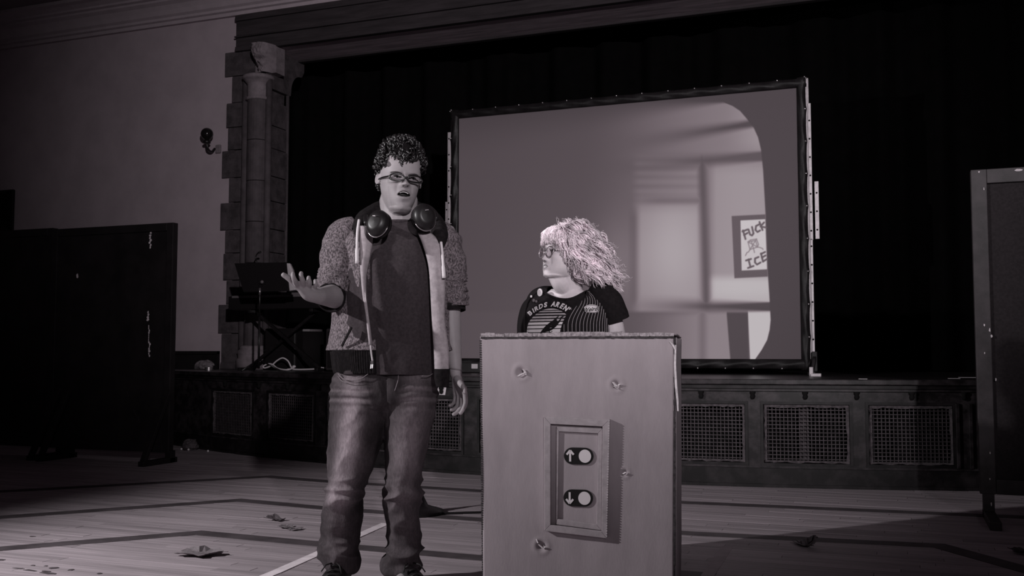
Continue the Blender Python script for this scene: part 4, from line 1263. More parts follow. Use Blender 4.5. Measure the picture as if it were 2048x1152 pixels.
def limb(mb, pts, n=20, span=6, flat=1.0, up0=None):
    """tapering tube through (point, radius) joints, rounded at both ends"""
    T = catmull_t([tuple(p) + (r,) for p, r in pts], span)
    path = [Vector(t[:3]) for t in T]; R = [max(.002, t[3]) for t in T]
    d0 = (path[0] - path[1]).normalized(); d1 = (path[-1] - path[-2]).normalized()
    path = [path[0] + d0 * R[0] * .75] + [path[0] + d0 * R[0] * .45] + path + [path[-1] + d1 * R[-1] * .45, path[-1] + d1 * R[-1] * .75]
    R = [R[0] * .45, R[0] * .85] + R + [R[-1] * .85, R[-1] * .45]
    return mb.tube(path, [(r, r * flat) for r in R], n, up0=up0)
def fold(p, f, seed, stretch=(1, 1, 1)):
    """ridged fold field between -1 and 1"""
    q = Vector((p[0] * stretch[0] * f + seed, p[1] * stretch[1] * f, p[2] * stretch[2] * f))
    return 1 - 2 * abs(noise.noise(q)) * 1.6
# ------------------------------------------------------------------ the man
MD = 4.13
MM = person_frame(MD, 775); MI = MM.inverted()
man = place('person', 'tall man with glasses in open grey hoodie and jeans, one palm held out', 'person', MM)
def m_(px, py, dy=0.0): return MI @ atD(px, py, MD + dy)      # photograph position at a depth beside the man, in his own frame
def T3(p): return (p.x, p.y, p.z)
# head: turned a little to the right of the picture
chin = m_(804, 425, -.09)
mh_size = .285
HML = Matrix.Rotation(radians(19), 4, 'Z') @ Matrix.Rotation(radians(3), 4, 'Y') @ Matrix.Rotation(radians(2), 4, 'X')
MHK = dict(mouth=.070, mouth_w=.112, frown=.013, mouth_z=.195, full=.03, nose=.88, sx=.86, sy=.90, warp=((0, 0), (.195, .262), (.30, .372), (.345, .405), (.498, .495), (1, 1)))
HM = Matrix.Translation(chin - HML @ (Vector((0, -.33 * .9, .0)) * mh_size)) @ HML
mh = Head(HM, mh_size, **MHK)
sk_ = mh.mesh()
# neck and trunk
nk0 = m_(800, 470, .02); nk1 = m_(797, 400, .03)
limb(sk_, [(T3(nk0), .088), (T3((nk0 + nk1) / 2), .078), (T3(nk1), .08)], 24)
rings(sk_, dense([(.84, .0, .02, .165, .105), (1.0, .0, .02, .160, .105), (1.2, .01, .02, .165, .11), (1.36, .02, .02, .175, .10), (1.43, .025, .02, .16, .085), (1.48, .04, .02, .085, .07), (1.51, .045, .015, .07, .065)], 4), 40)
# his right arm (left in the picture): elbow bent, forearm reaching to the viewer
sR, eR = m_(693, 470, .0), m_(687, 598, -.01)
wR = m_(637, 592, -.27)
limb(sk_, [(T3(sR), .062), (T3((sR + eR) / 2), .055), (T3(eR), .05)], 20)
fa1 = m_(664, 592, -.13)
limb(sk_, [(T3(eR), .050), (T3(m_(678, 594, -.05)), .052), (T3(fa1), .047), (T3(m_(648, 592, -.21)), .037), (T3(wR), .031)], 20)
def finger(mb, pts, r0, r1):
    n_ = len(pts) - 1
    limb(mb, [(T3(p), r0 + (r1 - r0) * i / n_) for i, p in enumerate(pts)], 12, 5)
# out-held hand: fingers fan upward, thumb to the left
kn = [m_(596, 571, -.345), m_(607, 572, -.335), m_(617, 575, -.315), m_(627, 579, -.295)]
for i, k in enumerate(kn):
    limb(sk_, [(T3(wR + Vector((.006 * (i - 1.5), 0, .004 * (i - 1.5)))), .021), (T3((wR + k) / 2 + Vector((0, -.006, -.012))), .019), (T3(k), .0125)], 12, 5)
limb(sk_, [(T3(wR), .030), (T3(m_(618, 588, -.305)), .028), (T3(m_(606, 580, -.325)), .020)], 14, 5)
finger(sk_, [kn[0], m_(590, 562, -.385), m_(586, 552, -.395), m_(586, 547, -.385)], .0115, .0078)
finger(sk_, [kn[1], m_(605, 561, -.375), m_(602, 552, -.385), m_(602.5, 546, -.375)], .0118, .008)
finger(sk_, [kn[2], m_(619, 566, -.350), m_(617.5, 559, -.358), m_(617.5, 554.5, -.35)], .0112, .0076)
finger(sk_, [kn[3], m_(631, 571, -.32), m_(631, 565, -.326), m_(630, 561, -.318)], .010, .0068)
finger(sk_, [m_(622, 592, -.30), m_(598, 574, -.335), m_(581, 559, -.36), m_(566.5, 549.5, -.37)], .0185, .0095)
# his left arm hangs
sL, eL = m_(884, 470, .01), m_(901, 612, .03)
wL = m_(912, 748, -.035)
limb(sk_, [(T3(sL), .062), (T3((sL + eL) / 2), .055), (T3(eL), .042)], 20)
limb(sk_, [(T3(eL), .042), (T3(m_(903, 660, .015)), .040), (T3(m_(908, 705, -.01)), .031), (T3(wL), .0245)], 20)
kl = [m_(930, 787, -.085), m_(924, 789, -.06), m_(918, 790, -.04), m_(911, 789, -.02)]
for i, k in enumerate(kl):
    limb(sk_, [(T3(wL), .0185), (T3((wL + k) / 2), .016), (T3(k), .0118)], 12, 5)
finger(sk_, [kl[0], m_(931, 806, -.095), m_(926, 819, -.105), m_(921, 827, -.105)], .0108, .0076)
finger(sk_, [kl[1], m_(923, 812, -.07), m_(915, 824, -.09), m_(907, 829, -.10)], .0112, .0078)
finger(sk_, [kl[2], m_(916, 808, -.045), m_(909, 818, -.07), m_(902, 820, -.09)], .0106, .0074)
finger(sk_, [kl[3], m_(909, 802, -.02), m_(904, 809, -.045), m_(899, 811, -.065)], .0094, .0066)
finger(sk_, [m_(914, 758, -.06), m_(922, 769, -.10), m_(929, 777, -.125), m_(930, 785, -.13)], .014, .0085)
# legs inside the jeans
for hx, kx, fx, fy in ((-.09, -.16, -.195, -.02), (.09, .075, .075, -.03)):
    limb(sk_, [((hx, .02, .88), .10), ((kx * .6 + hx * .4, .02, .68), .082), ((kx, .01, .48), .058), ((fx * .8 + kx * .2, .02, .25), .05), ((fx, .03, .10), .04)], 18)
    limb(sk_, [((fx, .06, .055), .036), ((fx + .0, -.08, .045), .036), ((fx, -.15, .04), .028)], 14)
bm_ = remesh(sk_, .0030, 2)
scalp = lambda x, y, z: ((z > .86) | ((y > .02 - .12 * (z - .5)) & (z > .56) & (np.abs(x) < .5)) | ((y > .18) & (z > .3))) & (z < 1.1)
paint_skin(bm_, mh, lip=.78, shave=.10, scalp=scalp)
mbody = link_mesh('body', bm_, 'skin_man', man, smooth=True)
# face details
HMW = MM @ HM
class HW: pass
mhw = Head(HMW, mh_size, **MHK)
eyes(mhw, man, look=(.012, .002), sz=.92)
brows(mhw, man, .562, (-.014, -.022), .012, th=.013)
tt = MB()
for k in range(-3, 4):
    x = k * .0215
    z1_ = mhw.mz - mhw.frown * (x / mhw.mw) ** 2 + mhw.mouth_gap(x) * .95 ; tt.add([mhw.P(x - .0098, mhw.base_y(x, .19) + .012 + .9 * x * x, z1_ - .013), mhw.P(x + .0098, mhw.base_y(x, .19) + .012 + .9 * x * x, z1_ - .013), mhw.P(x + .0102, mhw.base_y(x, .19) + .010 + .9 * x * x, z1_ + .012), mhw.P(x - .0102, mhw.base_y(x, .19) + .010 + .9 * x * x, z1_ + .012)], [(0, 1, 2, 3)])
tag(build(tt, 'upper_teeth', 'teeth', man, world=True, solid=.002), kind='stuff')
tg = MB().ball(mhw.P(0, -.345, mhw.mz - .036), (.05 * mh_size, .05 * mh_size, .016 * mh_size), 14, 8)
build(tg, 'tongue', 'print_grey', man, world=True, smooth=True)
def glasses(head, parent, hw_, hh, gap, zc, out, wire, lens_shape, m, temple_back=.02, name='glasses', round_=False):
    fr_ = MB(); e = None
    lens = []
    for q in (-1, 1):
        cx_ = q * (gap / 2 + hw_); loop = []
        for k in range(32):
            a = 2 * pi * k / 32; ca, sa = cos(a), sin(a); p = 2.0 if round_ else lens_shape
            x = cx_ + hw_ * math.copysign(abs(ca) ** (2 / p), ca); z = zc + hh * math.copysign(abs(sa) ** (2 / p), sa)
            if not round_ and sa < 0: x = cx_ + (x - cx_) * (1 - .10 * abs(sa))
            loop.append(head.P(x, out + .55 * x * x * .9, z))
        fr_.tube(loop, wire, 8, closed=True)
        c_ = sum(loop, Vector()) / 32
        lens.append((loop, c_))
        xo = q * (gap / 2 + 2 * hw_)
        tz = zc + hh * .45
        fr_.tube(catmull([head.P(xo, out + .5 * xo * xo, tz), head.P(q * .335, -.20, tz - .005), head.P(q * .355, .0, tz - .01), head.P(q * .35, .09, tz - .05)], 6), wire * .95, 8)
    g = .55 * gap / 2
    fr_.tube(catmull([head.P(-gap / 2, out, zc + hh * .25), head.P(0, out - .008, zc + hh * .42), head.P(gap / 2, out, zc + hh * .25)], 6), wire, 8)
    fo = build(fr_, name, m, parent, world=True, smooth=True)
    for loop, c_ in lens:
        build(MB().add([c_] + loop, [(0, 1 + k, 1 + (k + 1) % 32) for k in range(32)]), 'lens', 'lens_glass', fo, world=True)
    return fo
glasses(mhw, man, .118, .068, .058, .462, -.462, .0036, 3.2, 'black_frame', name='glasses')
# curly hair
random.seed(21)
cap = MB()
def capf(i, j):
    a = 2 * pi * i / 96; e = -.55 + (pi / 2 + .55) * j / 40
    d = Vector((sin(a) * cos(e), -cos(a) * cos(e), sin(e)))
    lift = .010 + .060 * sstep(.1, .9, d.z)
    R = Vector((.345 + lift, .415 + lift * .8, .47 + lift))
    p = Vector((d.x * R.x, .02 + d.y * R.y, .56 + d.z * R.z))
    n_ = noise.noise(p * 9) * .035 + noise.noise(p * 20) * .018
    p += d * n_
    return p
def hair_ok(p):
    """inside the hair line: no hair over the face or below the ears"""
    line = .775 - .03 * cos(p.x * 14) if p.y < -.12 else (.66 if p.y < .20 else .26)
    if p.y < -.12 and abs(p.x) > .27: line = .64
    return p.z > line
nu_, nv_ = 96, 41
vs = [capf(i, j) for j in range(nv_) for i in range(nu_)]
fs = []
for j in range(nv_ - 1):
    for i in range(nu_):
        k = (i + 1) % nu_; qd = (j * nu_ + i, j * nu_ + k, (j + 1) * nu_ + k, (j + 1) * nu_ + i)
        if all(hair_ok(vs[t]) for t in qd): fs.append(qd)
cap.add([mhw.P(*v) for v in vs], fs)
hair = build(cap, 'hair', 'hair_dark', man, world=True, smooth=True, solid=.008)
hair['label'] = 'short curly dark hair'
cl = MB(); cnt = 0
while cnt < 520:
    a = random.uniform(0, 2 * pi); e = random.uniform(-.5, 1.5)
    if random.random() > cos(e) + .25: continue
    d = Vector((sin(a) * cos(e), -cos(a) * cos(e), sin(e)))
    lift = .008 + .060 * sstep(.1, .9, d.z) + .03 * noise.noise(d * 3.1)
    p = Vector((d.x * (.345 + lift), .02 + d.y * (.415 + lift * .8), .56 + d.z * (.47 + lift)))
    if not hair_ok(p): continue
    cnt += 1
    down = Vector((0, 0, -1)) - d * (-d.z); down = down.normalized() if down.length > .05 else Vector((random.uniform(-1, 1), -1, 0)).normalized()
    side = d.cross(down)
    rot = random.uniform(-.9, .9); dirv = (down * cos(rot) + side * sin(rot))
    L = random.uniform(.08, .17) * (.4 if p.z < .80 else 1); cr = random.uniform(.014, .034); ph = random.uniform(0, 6.28); tw = random.uniform(1.0, 1.9)
    P = []
    sv = dirv.cross(d)
    for k in range(13):
        t = k / 12
        q = p + dirv * (L * t) + d * (.012 + .05 * sin(t * pi) * random.uniform(.9, 1.0)) - d * (L * t) ** 2 * .9
        w = ph + t * tw * 2 * pi
        q += sv * (cr * cos(w)) + d * (cr * sin(w))
        P.append(mhw.P(*q))
    r = random.uniform(.0036, .0066)
    cl.tube(P, [r * (1 - .55 * (k / 12) ** 2) for k in range(13)], 5)
tag(build(cl, 'curls', 'hair_dark', hair, world=True, smooth=True), kind='stuff')

# --- T-shirt
def shell(rows, n, fn, name, m, parent, a0=0.0, a1=2 * pi, p=2.4, solid=.004, **kw):
    mb = MB(); vs = []; full = not callable(a0) and abs(a1 - a0 - 2 * pi) < 1e-6
    cnt_ = n if full else n + 1
    for z, cx, cy, rx, ry in rows:
        for k in range(cnt_):
            lo_ = a0(z) if callable(a0) else a0; hi_ = a1(z) if callable(a1) else a1
            a = lo_ + (hi_ - lo_) * k / n; sa, ca = sin(a), cos(a)
            d = Vector((sa / max(rx, .01), -ca / max(ry, .01), 0)).normalized()
            q = Vector((cx + rx * math.copysign(abs(sa) ** (2 / p), sa), cy - ry * math.copysign(abs(ca) ** (2 / p), ca), z))
            q += d * fn(q, a, z); vs.append(q)
    fs = []
    for j in range(len(rows) - 1):
        for k in range(n):
            l = (k + 1) % cnt_
            fs.append((j * cnt_ + k, j * cnt_ + l, (j + 1) * cnt_ + l, (j + 1) * cnt_ + k))
    mb.add(vs, fs)
    return build(mb, name, m, parent, smooth=True, solid=solid, **kw)
tee_rows = dense([(.868, .006, .0, .205, .150), (.90, .006, .0, .203, .150), (1.0, .006, .0, .195, .152), (1.15, .008, -.004, .196, .160), (1.28, .015, .0, .202, .150), (1.37, .022, .0, .205, .130),
                  (1.425, .027, .004, .180, .108), (1.455, .033, .008, .140, .092), (1.478, .040, .012, .108, .084), (1.492, .044, .014, .094, .080)], 8)
def tee_fn(q, a, z):
    d = .006 * fold(q, 5.0, 3, (1, 1, .35)) + .003 * fold(q, 12, 8, (1, 1, .45))
    fr = max(0, cos(a))
    # long folds falling from the left of the chest
    d += fr * .030 * exp(-((q.x + .020 - .16 * (1.25 - z)) / .020) ** 2) * sstep(1.40, 1.28, z) * sstep(.98, 1.08, z)
    d += fr * .016 * exp(-((q.x + .075 - .06 * (1.2 - z)) / .016) ** 2) * sstep(1.38, 1.25, z) * sstep(.95, 1.1, z)
    d += fr * .010 * exp(-((q.x - .02 + .05 * (1.0 - z)) / .02) ** 2) * sstep(1.0, .95, z)
    d += fr * .012 * exp(-((z - 1.02) / .12) ** 2) * (1 - (q.x / .25) ** 2)
    d += .006 * sstep(.93, .87, z) * sin(q.x * 30)
    return d
tee = shell(tee_rows, 150, tee_fn, 'tshirt', 'tee_dark', man)
cr_ = [Vector((.044 + .094 * sin(2 * pi * k / 40), .014 - .080 * cos(2 * pi * k / 40), 1.492 - .0 * cos(2 * pi * k / 40))) for k in range(40)]
build(MB().tube(cr_, (.0075), 8, closed=True), 'collar', 'tee_dark', tee, smooth=True)

# --- hoodie: open body, sleeves pushed up, hood, ribbing
hood_rows = dense([(.965, .008, .010, .228, .152), (1.0, .008, .010, .226, .153), (1.12, .010, .010, .222, .152), (1.25, .014, .010, .224, .150), (1.35, .018, .010, .232, .140),
                   (1.41, .022, .012, .222, .128), (1.45, .027, .016, .190, .112), (1.475, .033, .02, .150, .10), (1.49, .036, .03, .122, .092)], 8)
def open_l(z): return float(np.interp(z, [.93, 1.1, 1.3, 1.42, 1.49], [.13, .24, .38, .50, .62]))      # right edge of the opening (picture right), angle from the front
def a_start(z): return float(np.interp(z, [.93, 1.1, 1.3, 1.42, 1.49], [1.15, 1.12, 1.02, .85, .80]))
def a_end(z): return 2 * pi - float(np.interp(z, [.93, 1.05, 1.2, 1.36, 1.42, 1.49], [.12, .18, .22, .34, .42, .72]))
def hood_fn(q, a, z):
    return .012 + .012 * fold(q, 4.2, 11, (1, 1, .4)) + .005 * fold(q, 11, 5, (1, 1, .5)) + .010 * sstep(1.0, .965, z)
hoodie = shell(hood_rows, 120, hood_fn, 'hoodie', 'heather', man, a_start, a_end, p=2.0, solid=.007)
hoodie['label'] = 'open grey heather zip hoodie with sleeves pushed up'
rib_rows = dense([(.872, .008, .010, .214, .155), (.90, .008, .010, .222, .160), (.94, .008, .010, .228, .164), (.968, .008, .010, .230, .168)], 5)
shell(rib_rows, 200, lambda q, a, z: .012 + .0014 * sin(a * 150) + .006 * fold(q, 5, 2), 'rib_hem', 'rib_dark', hoodie, lambda z: 2 * pi - 2.3, lambda z: 2 * pi - .12, solid=.008)
def sleeve(pts, name, seed, flat=1.0, n=56, span=14):
    T = catmull_t([tuple(p) + (r,) for p, r in pts], span)
    path = [Vector(t[:3]) for t in T]; R = [t[3] for t in T]; m_n = len(path)
    mb = MB(); mb.tube(path, R, n, caps=False, flat=flat)
    k = 0
    for i in range(m_n):
        c = path[i]; t_ = i / (m_n - 1)
        tan = (path[min(i + 1, m_n - 1)] - path[max(i - 1, 0)]).normalized()
        for _ in range(n):
            v = mb.v[k]; d = (v - c).normalized()
            bun = sstep(.52, .85, t_)
            amp = .006 + .009 * bun
            s_ = (c - path[0]).length
            w = amp * fold(v, 7 + 8 * bun, seed, (1, 1, 1.7)) + .006 * bun * sin(s_ * 165 + 3 * noise.noise(v * 6)) + .004 * noise.noise(v * 16)
            mb.v[k] = v + d * w
            k += 1
    return build(mb, name, 'heather', hoodie, smooth=True, solid=.007)
sleeve([(T3(m_(718, 468, .02)), .070), (T3(m_(696, 478, .01)), .084), (T3(m_(682, 515, -.03)), .080), (T3(m_(676, 550, -.045)), .074), (T3(m_(673, 575, -.055)), .073), (T3(m_(667, 592, -.085)), .066)], 'sleeve', 4)
sleeve([(T3(m_(858, 470, .02)), .070), (T3(m_(880, 482, .01)), .080), (T3(m_(893, 515, .01)), .073), (T3(m_(899, 555, .02)), .064), (T3(m_(902, 590, .02)), .060), (T3(m_(903, 612, .02)), .055)], 'sleeve', 9)
build(MB().tube(catmull([m_(903, 606, .02), m_(903.5, 614, .02), m_(904, 622, .018)], 4), .054, 40, caps=False), 'cuff', 'rib_dark', hoodie, smooth=True, solid=.006)
build(MB().tube(catmull([m_(669, 588, -.075), m_(664, 593, -.10), m_(660, 596, -.12)], 4), .058, 40, caps=False), 'cuff', 'rib_dark', hoodie, smooth=True, solid=.006)
# turned-out lining along the opening
def lining(path, w, name='lining', mt='lining'):
    P = catmull_t(path, 8); mb = MB(); vs = []; n = len(P)
    for i, q in enumerate(P):
        a, b_, dy, ww = q[0], q[1], q[2], q[3]
        for k in range(7):
            u = k / 6
            v = m_(a + ww * u, b_, dy + .012 * (u - .5) - .012 * sin(u * pi) + .004 * noise.noise((u * 2, i * .2, w)))
            vs.append(v)
    mb.add(vs, [(i * 7 + k, i * 7 + k + 1, (i + 1) * 7 + k + 1, (i + 1) * 7 + k) for i in range(n - 1) for k in range(6)])
    return build(mb, name, mt, hoodie, smooth=True, solid=.005)
lining([(719, 452, -.128, 24), (719, 480, -.152, 26), (720, 515, -.162, 20), (722, 550, -.167, 11), (726, 590, -.170, 7), (733, 640, -.172, 6), (739, 690, -.172, 5)], 1)
lining([(836, 466, -.12, 26), (846, 490, -.140, 37), (857, 530, -.140, 32), (861, 580, -.138, 29), (864, 640, -.138, 26), (868, 700, -.140, 29), (870, 745, -.142, 27)], 2)
lining([(869, 738, -.148, 30), (869, 757, -.146, 29), (873, 774, -.142, 24)], 3, 'rib_hem', 'rib_dark')
# zip, drawstrings, pocket
zp = catmull([m_(727, 555, -.177), m_(731, 600, -.180), m_(737, 650, -.182), (m_(742, 700, -.182)), m_(745, 722, -.182)], 8)
build(MB().tube(zp, .0042, 6), 'zipper', 'alu', hoodie, smooth=True)
build(MB().box(m_(741, 722, -.188), m_(747, 731, -.180)).tube([m_(743, 729, -.188), m_(742, 737, -.19), m_(745, 737, -.19), m_(746, 729, -.188)], .003, 6), 'zip_pull', 'silver', hoodie)
build(MB().tube(catmull([m_(718, 440, -.12), m_(715, 462, -.150), m_(714, 490, -.172), m_(714, 527, -.178)], 6), [.0055] * 14 + [.0075] * 5, 8), 'drawstring', 'print_white', hoodie, smooth=True)
build(MB().tube(catmull([m_(882, 484, -.150), m_(884, 500, -.158), m_(886, 525, -.160), m_(888, 556, -.158)], 6), [.0055] * 14 + [.0075] * 5, 8), 'drawstring', 'print_white', hoodie, smooth=True)
build(MB().tube(catmull([m_(684, 692, -.15), m_(692, 676, -.172), (m_(703, 655, -.188))], 5), .007, 8, flat=.5), 'pocket_edge', 'rib_dark', hoodie, smooth=True)
hp = catmull([m_(722, 480, -.13), m_(722, 455, -.09), m_(735, 437, -.01), m_(760, 425, .075), m_(800, 420, .12), m_(838, 427, .085), m_(866, 446, .01), m_(880, 468, -.08), m_(880, 492, -.13)], 8)
hm = MB().tube(hp, [.016 + .034 * sin(pi * i / (len(hp) - 1)) ** .7 for i in range(len(hp))], 20)
for v in hm.v: v += Vector((0, 0, 1)) * .008 * noise.noise(v * 14)
hd_ = build(hm, 'hood', 'rib_dark', hoodie, smooth=True)
hd_['label'] = 'dark hood bunched behind the neck'

# --- jeans: one skin over both legs, worn pale on the thighs, a lit strip painted into the left one
jn = MB()
def jz(y): return m_(775, y).z
def jrow(y, xl_, xr_, ry, cy=.0):
    a, b_ = m_(xl_, y, cy), m_(xr_, y, cy)
    return ((a.z + b_.z) / 2, (a.x + b_.x) / 2, cy, (b_.x - a.x) / 2, ry)
rings(jn, dense([jrow(732, 688, 866, .125), jrow(745, 674, 874, .140), jrow(775, 665, 877, .146), jrow(800, 664, 875, .138), jrow(818, 680, 860, .105), jrow(832, 700, 838, .07)], 5), 60, 2.5)
rings(jn, dense([jrow(762, 676, 782, .110), jrow(800, 664, 782, .130), jrow(844, 661, 775, .121), jrow(880, 660, 764, .113), jrow(920, 659, 748, .105, -.005), jrow(950, 656, 738, .10, -.01), jrow(979, 654, 727, .092, -.015), jrow(1030, 648, 722, .088, .0),
                 jrow(1070, 644, 716, .088, .02), jrow(1100, 642, 714, .092, .02), jrow(1120, 643, 715, .094, .02), jrow(1138, 648, 710, .088, .02)], 6), 48, 2.2)
rings(jn, dense([jrow(762, 774, 868, .110), jrow(800, 768, 874, .130), jrow(844, 770, 863, .121), jrow(880, 769, 856, .110), jrow(920, 769, 847, .102, -.005), jrow(950, 769, 843, .095, -.008), jrow(980, 772, 843, .09, -.012), jrow(1020, 773, 837, .084, .0),
                 jrow(1070, 775, 837, .084, .02), jrow(1100, 776, 840, .09, .02), jrow(1118, 772, 838, .094, .02), jrow(1138, 768, 832, .092, .02)], 6), 48, 2.2)
jm = remesh(jn, .0045, 14)
V = coords(jm); Nn = normals(jm)
zk = jz(985)
col = np.empty(len(V)); dsp = np.empty(len(V))
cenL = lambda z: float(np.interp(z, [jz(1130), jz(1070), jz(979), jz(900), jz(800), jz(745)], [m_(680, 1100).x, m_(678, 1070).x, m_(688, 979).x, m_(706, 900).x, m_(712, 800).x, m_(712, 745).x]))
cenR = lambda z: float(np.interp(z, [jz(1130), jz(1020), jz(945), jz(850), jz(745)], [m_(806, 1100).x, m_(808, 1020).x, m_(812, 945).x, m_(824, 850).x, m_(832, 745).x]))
xs_ = m_(781, 850).x
for i, (v, nn) in enumerate(zip(V, Nn)):
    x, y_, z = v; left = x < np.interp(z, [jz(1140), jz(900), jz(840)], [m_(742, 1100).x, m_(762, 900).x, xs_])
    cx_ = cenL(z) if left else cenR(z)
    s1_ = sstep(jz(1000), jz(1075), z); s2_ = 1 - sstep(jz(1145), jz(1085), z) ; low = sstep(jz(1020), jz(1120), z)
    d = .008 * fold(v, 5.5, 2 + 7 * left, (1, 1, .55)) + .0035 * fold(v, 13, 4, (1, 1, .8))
    d += (.016 * exp(-((z - zk) / .06) ** 2)) * fold(v, 9, 5 + 3 * left, (.7, .7, 2.0))
    d += low * (.016 * fold(v, 8, 6 + 5 * left, (.8, .8, 2.3)))
    hips = exp(-((z - jz(785)) / .055) ** 2)
    d += hips * .0035 * sin(z * 210 + 2.5 * noise.noise((x * 9, 0, z * 4))) * sstep(.04, .09, abs(x - xs_))
    d -= .010 * exp(-((x - xs_) / .012) ** 2) * sstep(jz(880), jz(830), z) * (y_ < 0) * .7
    dsp[i] = d
    fade_lit = exp(-((x - cx_) / (.040 if left else .050)) ** 2) * (.30 + .70 * exp(-((z - jz(880)) / .16) ** 2) + .45 * exp(-((z - zk) / .05) ** 2)) * (1 if y_ < 0 else .3)
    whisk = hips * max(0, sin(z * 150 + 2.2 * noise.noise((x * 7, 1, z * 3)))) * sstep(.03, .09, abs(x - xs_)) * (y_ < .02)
    b0 = .050 + (.40 if left else .17) * fade_lit + .12 * whisk * (.5 + .5 * noise.noise((x * 8, 3, z * 8))) + .022 * noise.noise((x * 30, y_ * 30, z * 14)) + .03 * noise.noise((x * 9, y_ * 9, z * 5))  # stronger on the left leg: side light painted over the worn fade
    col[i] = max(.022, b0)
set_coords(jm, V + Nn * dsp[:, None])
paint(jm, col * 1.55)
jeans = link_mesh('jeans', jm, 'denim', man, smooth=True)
def seam(path, name, r=.0015, m='denim_seam', parent=jeans, n=6):
    return build(MB().tube(catmull([m_(*p) for p in path], 6), r, n), name, m, parent, smooth=True)
seam([(676, 747, -.105), (684, 756, -.125), (700, 760, -.145), (722, 757, -.158), (736, 748, -.160)], 'pocket_seam')
seam([(676, 753, -.105), (684, 762, -.125), (700, 766, -.146), (722, 763, -.158)], 'pocket_seam', .0012)
seam([(866, 747, -.11), (856, 752, -.13), (844, 752, -.145)], 'pocket_seam')
seam([(797, 746, -.146), (796, 760, -.149), (792, 774, -.150), (789, 782, -.150)], 'fly_seam', .0016)
# --- shoes
def shoe(cx_, cy, rz, label=None):
    Ms = Matrix.Translation((cx_, cy, 0)) @ Matrix.Rotation(rz, 4, 'Z')
    rows = [(-.185, .018, .035, .030), (-.17, .034, .042, .040), (-.13, .046, .050, .052), (-.07, .048, .058, .072), (-.01, .043, .066, .095), (.05, .038, .068, .105), (.09, .036, .066, .10), (.115, .026, .058, .08)]
    mb = MB(); vs = []; n = 22; R_ = catmull_t(rows, 4)
    for (y_, w, c, h) in R_:
        for k in range(n):
            a = 2 * pi * k / n
            vs.append(Ms @ Vector((w * math.copysign(abs(cos(a)) ** .8, cos(a)), y_, .022 + max(-.0, 0) + (h * .9) * (.5 + .5 * sin(a)))))
    fs = [(j * n + k, j * n + (k + 1) % n, (j + 1) * n + (k + 1) % n, (j + 1) * n + k) for j in range(len(R_) - 1) for k in range(n)]
    fs += [tuple(range(n - 1, -1, -1)), tuple((len(R_) - 1) * n + k for k in range(n))]
    mb.add(vs, fs)
    so = build(mb, 'shoe', 'shoe', man, smooth=True)
    P = []
    for k in range(28):
        a = 2 * pi * k / 28; yy = -.035 + .155 * sin(a); w = .050 * (1 - .12 * sin(a)) * (1 if sin(a) < 0 else .9)
        P.append(Ms @ Vector((w * cos(a), yy, .0)))
    build(MB().prism(P, (0, 0, .028)), 'sole', 'shoe', so, bevel=.004)
    lc = MB()
    for k in range(4):
        yy = -.10 + .03 * k; z_ = .085 + .012 * k
        lc.tube([Ms @ Vector((-.026, yy, z_ - .012)), Ms @ Vector((0, yy - .006, z_)), Ms @ Vector((.026, yy + .008, z_ - .012))], .0035, 6)
    lc.tube([Ms @ Vector((0, -.03, .118)), Ms @ Vector((.03, -.07, .112)), Ms @ Vector((.045, -.09, .085))], .003, 6)
    lc.tube([Ms @ Vector((0, -.03, .118)), Ms @ Vector((-.03, -.06, .112)), Ms @ Vector((-.042, -.08, .09))], .003, 6)
    build(lc, 'laces', 'shoe', so, smooth=True)
shoe(m_(678, 1150).x, -.03, radians(-8)); shoe(m_(815, 1150).x, -.03, radians(26))
# bracelet
bc_ = m_(911.5, 738, -.03)
ring = [bc_ + Vector((.0275 * cos(2 * pi * k / 24), .0285 * sin(2 * pi * k / 24), -.005 * cos(2 * pi * k / 24))) for k in range(24)]
build(MB().tube(ring, .0022, 6, closed=True), 'bracelet', 'bracelet', man, smooth=True)

# --- headphones round his neck
hph = place('headphones', 'black over-ear headphones hanging round the man\'s neck', 'headphones', MM @ Matrix.Translation((.045, -.1, 1.45)))
def cup(px, py, dy, tilt, yaw, pitch):
    c = MM @ m_(px, py, dy)
    R3 = (Matrix.Rotation(YAW, 4, 'Z') @ Matrix.Rotation(radians(yaw), 4, 'Z') @ Matrix.Rotation(radians(pitch), 4, 'X') @ Matrix.Rotation(radians(tilt), 4, 'Y'))
    Mx = Matrix.Translation(c) @ R3 @ Matrix.Rotation(pi / 2, 4, 'X')
    sh = build(MB().lathe([(0, .036), (.022, .035), (.030, .0335), (.035, .029), (.041, .024), (.0445, .019), (.0475, .012), (.048, .0), (.046, -.012)], (0, 0, 0), 36, Mx, sx=.98, sy=1.16), 'ear_cup', 'black_plastic', hph, world=True, smooth=True)
    build(MB().lathe([(.0, -.03), (.034, -.034), (.047, -.026), (.048, -.014), (.04, -.010)], (0, 0, 0), 36, Mx, sx=.98, sy=1.16), 'ear_pad', 'rib_dark', hph, world=True, smooth=True)
    rg = [Mx @ Vector((.0485 * .98 * cos(2 * pi * k / 40), .0485 * 1.16 * sin(2 * pi * k / 40), .003)) for k in range(40)]
    build(MB().tube(rg[22:40], .0024, 6), 'silver_trim', 'silver', sh, world=True, smooth=True)
    build(MB().bar(Mx @ Vector((-.006, .018, .043)), Mx @ Vector((.006, .018, .043)), .007, .002), 'emblem', 'alu', sh, world=True)
    return Mx
cup(757, 448, -.205, 8, -22, -14); cup(848, 435, -.165, -10, 26, -10)
hb2 = catmull([MM @ m_(733, 447, -.165), MM @ m_(732, 432, -.06), MM @ m_(748, 414, .06), MM @ m_(798, 408, .145), MM @ m_(848, 412, .07), MM @ m_(868, 424, -.05), MM @ m_(872, 438, -.14)], 8)
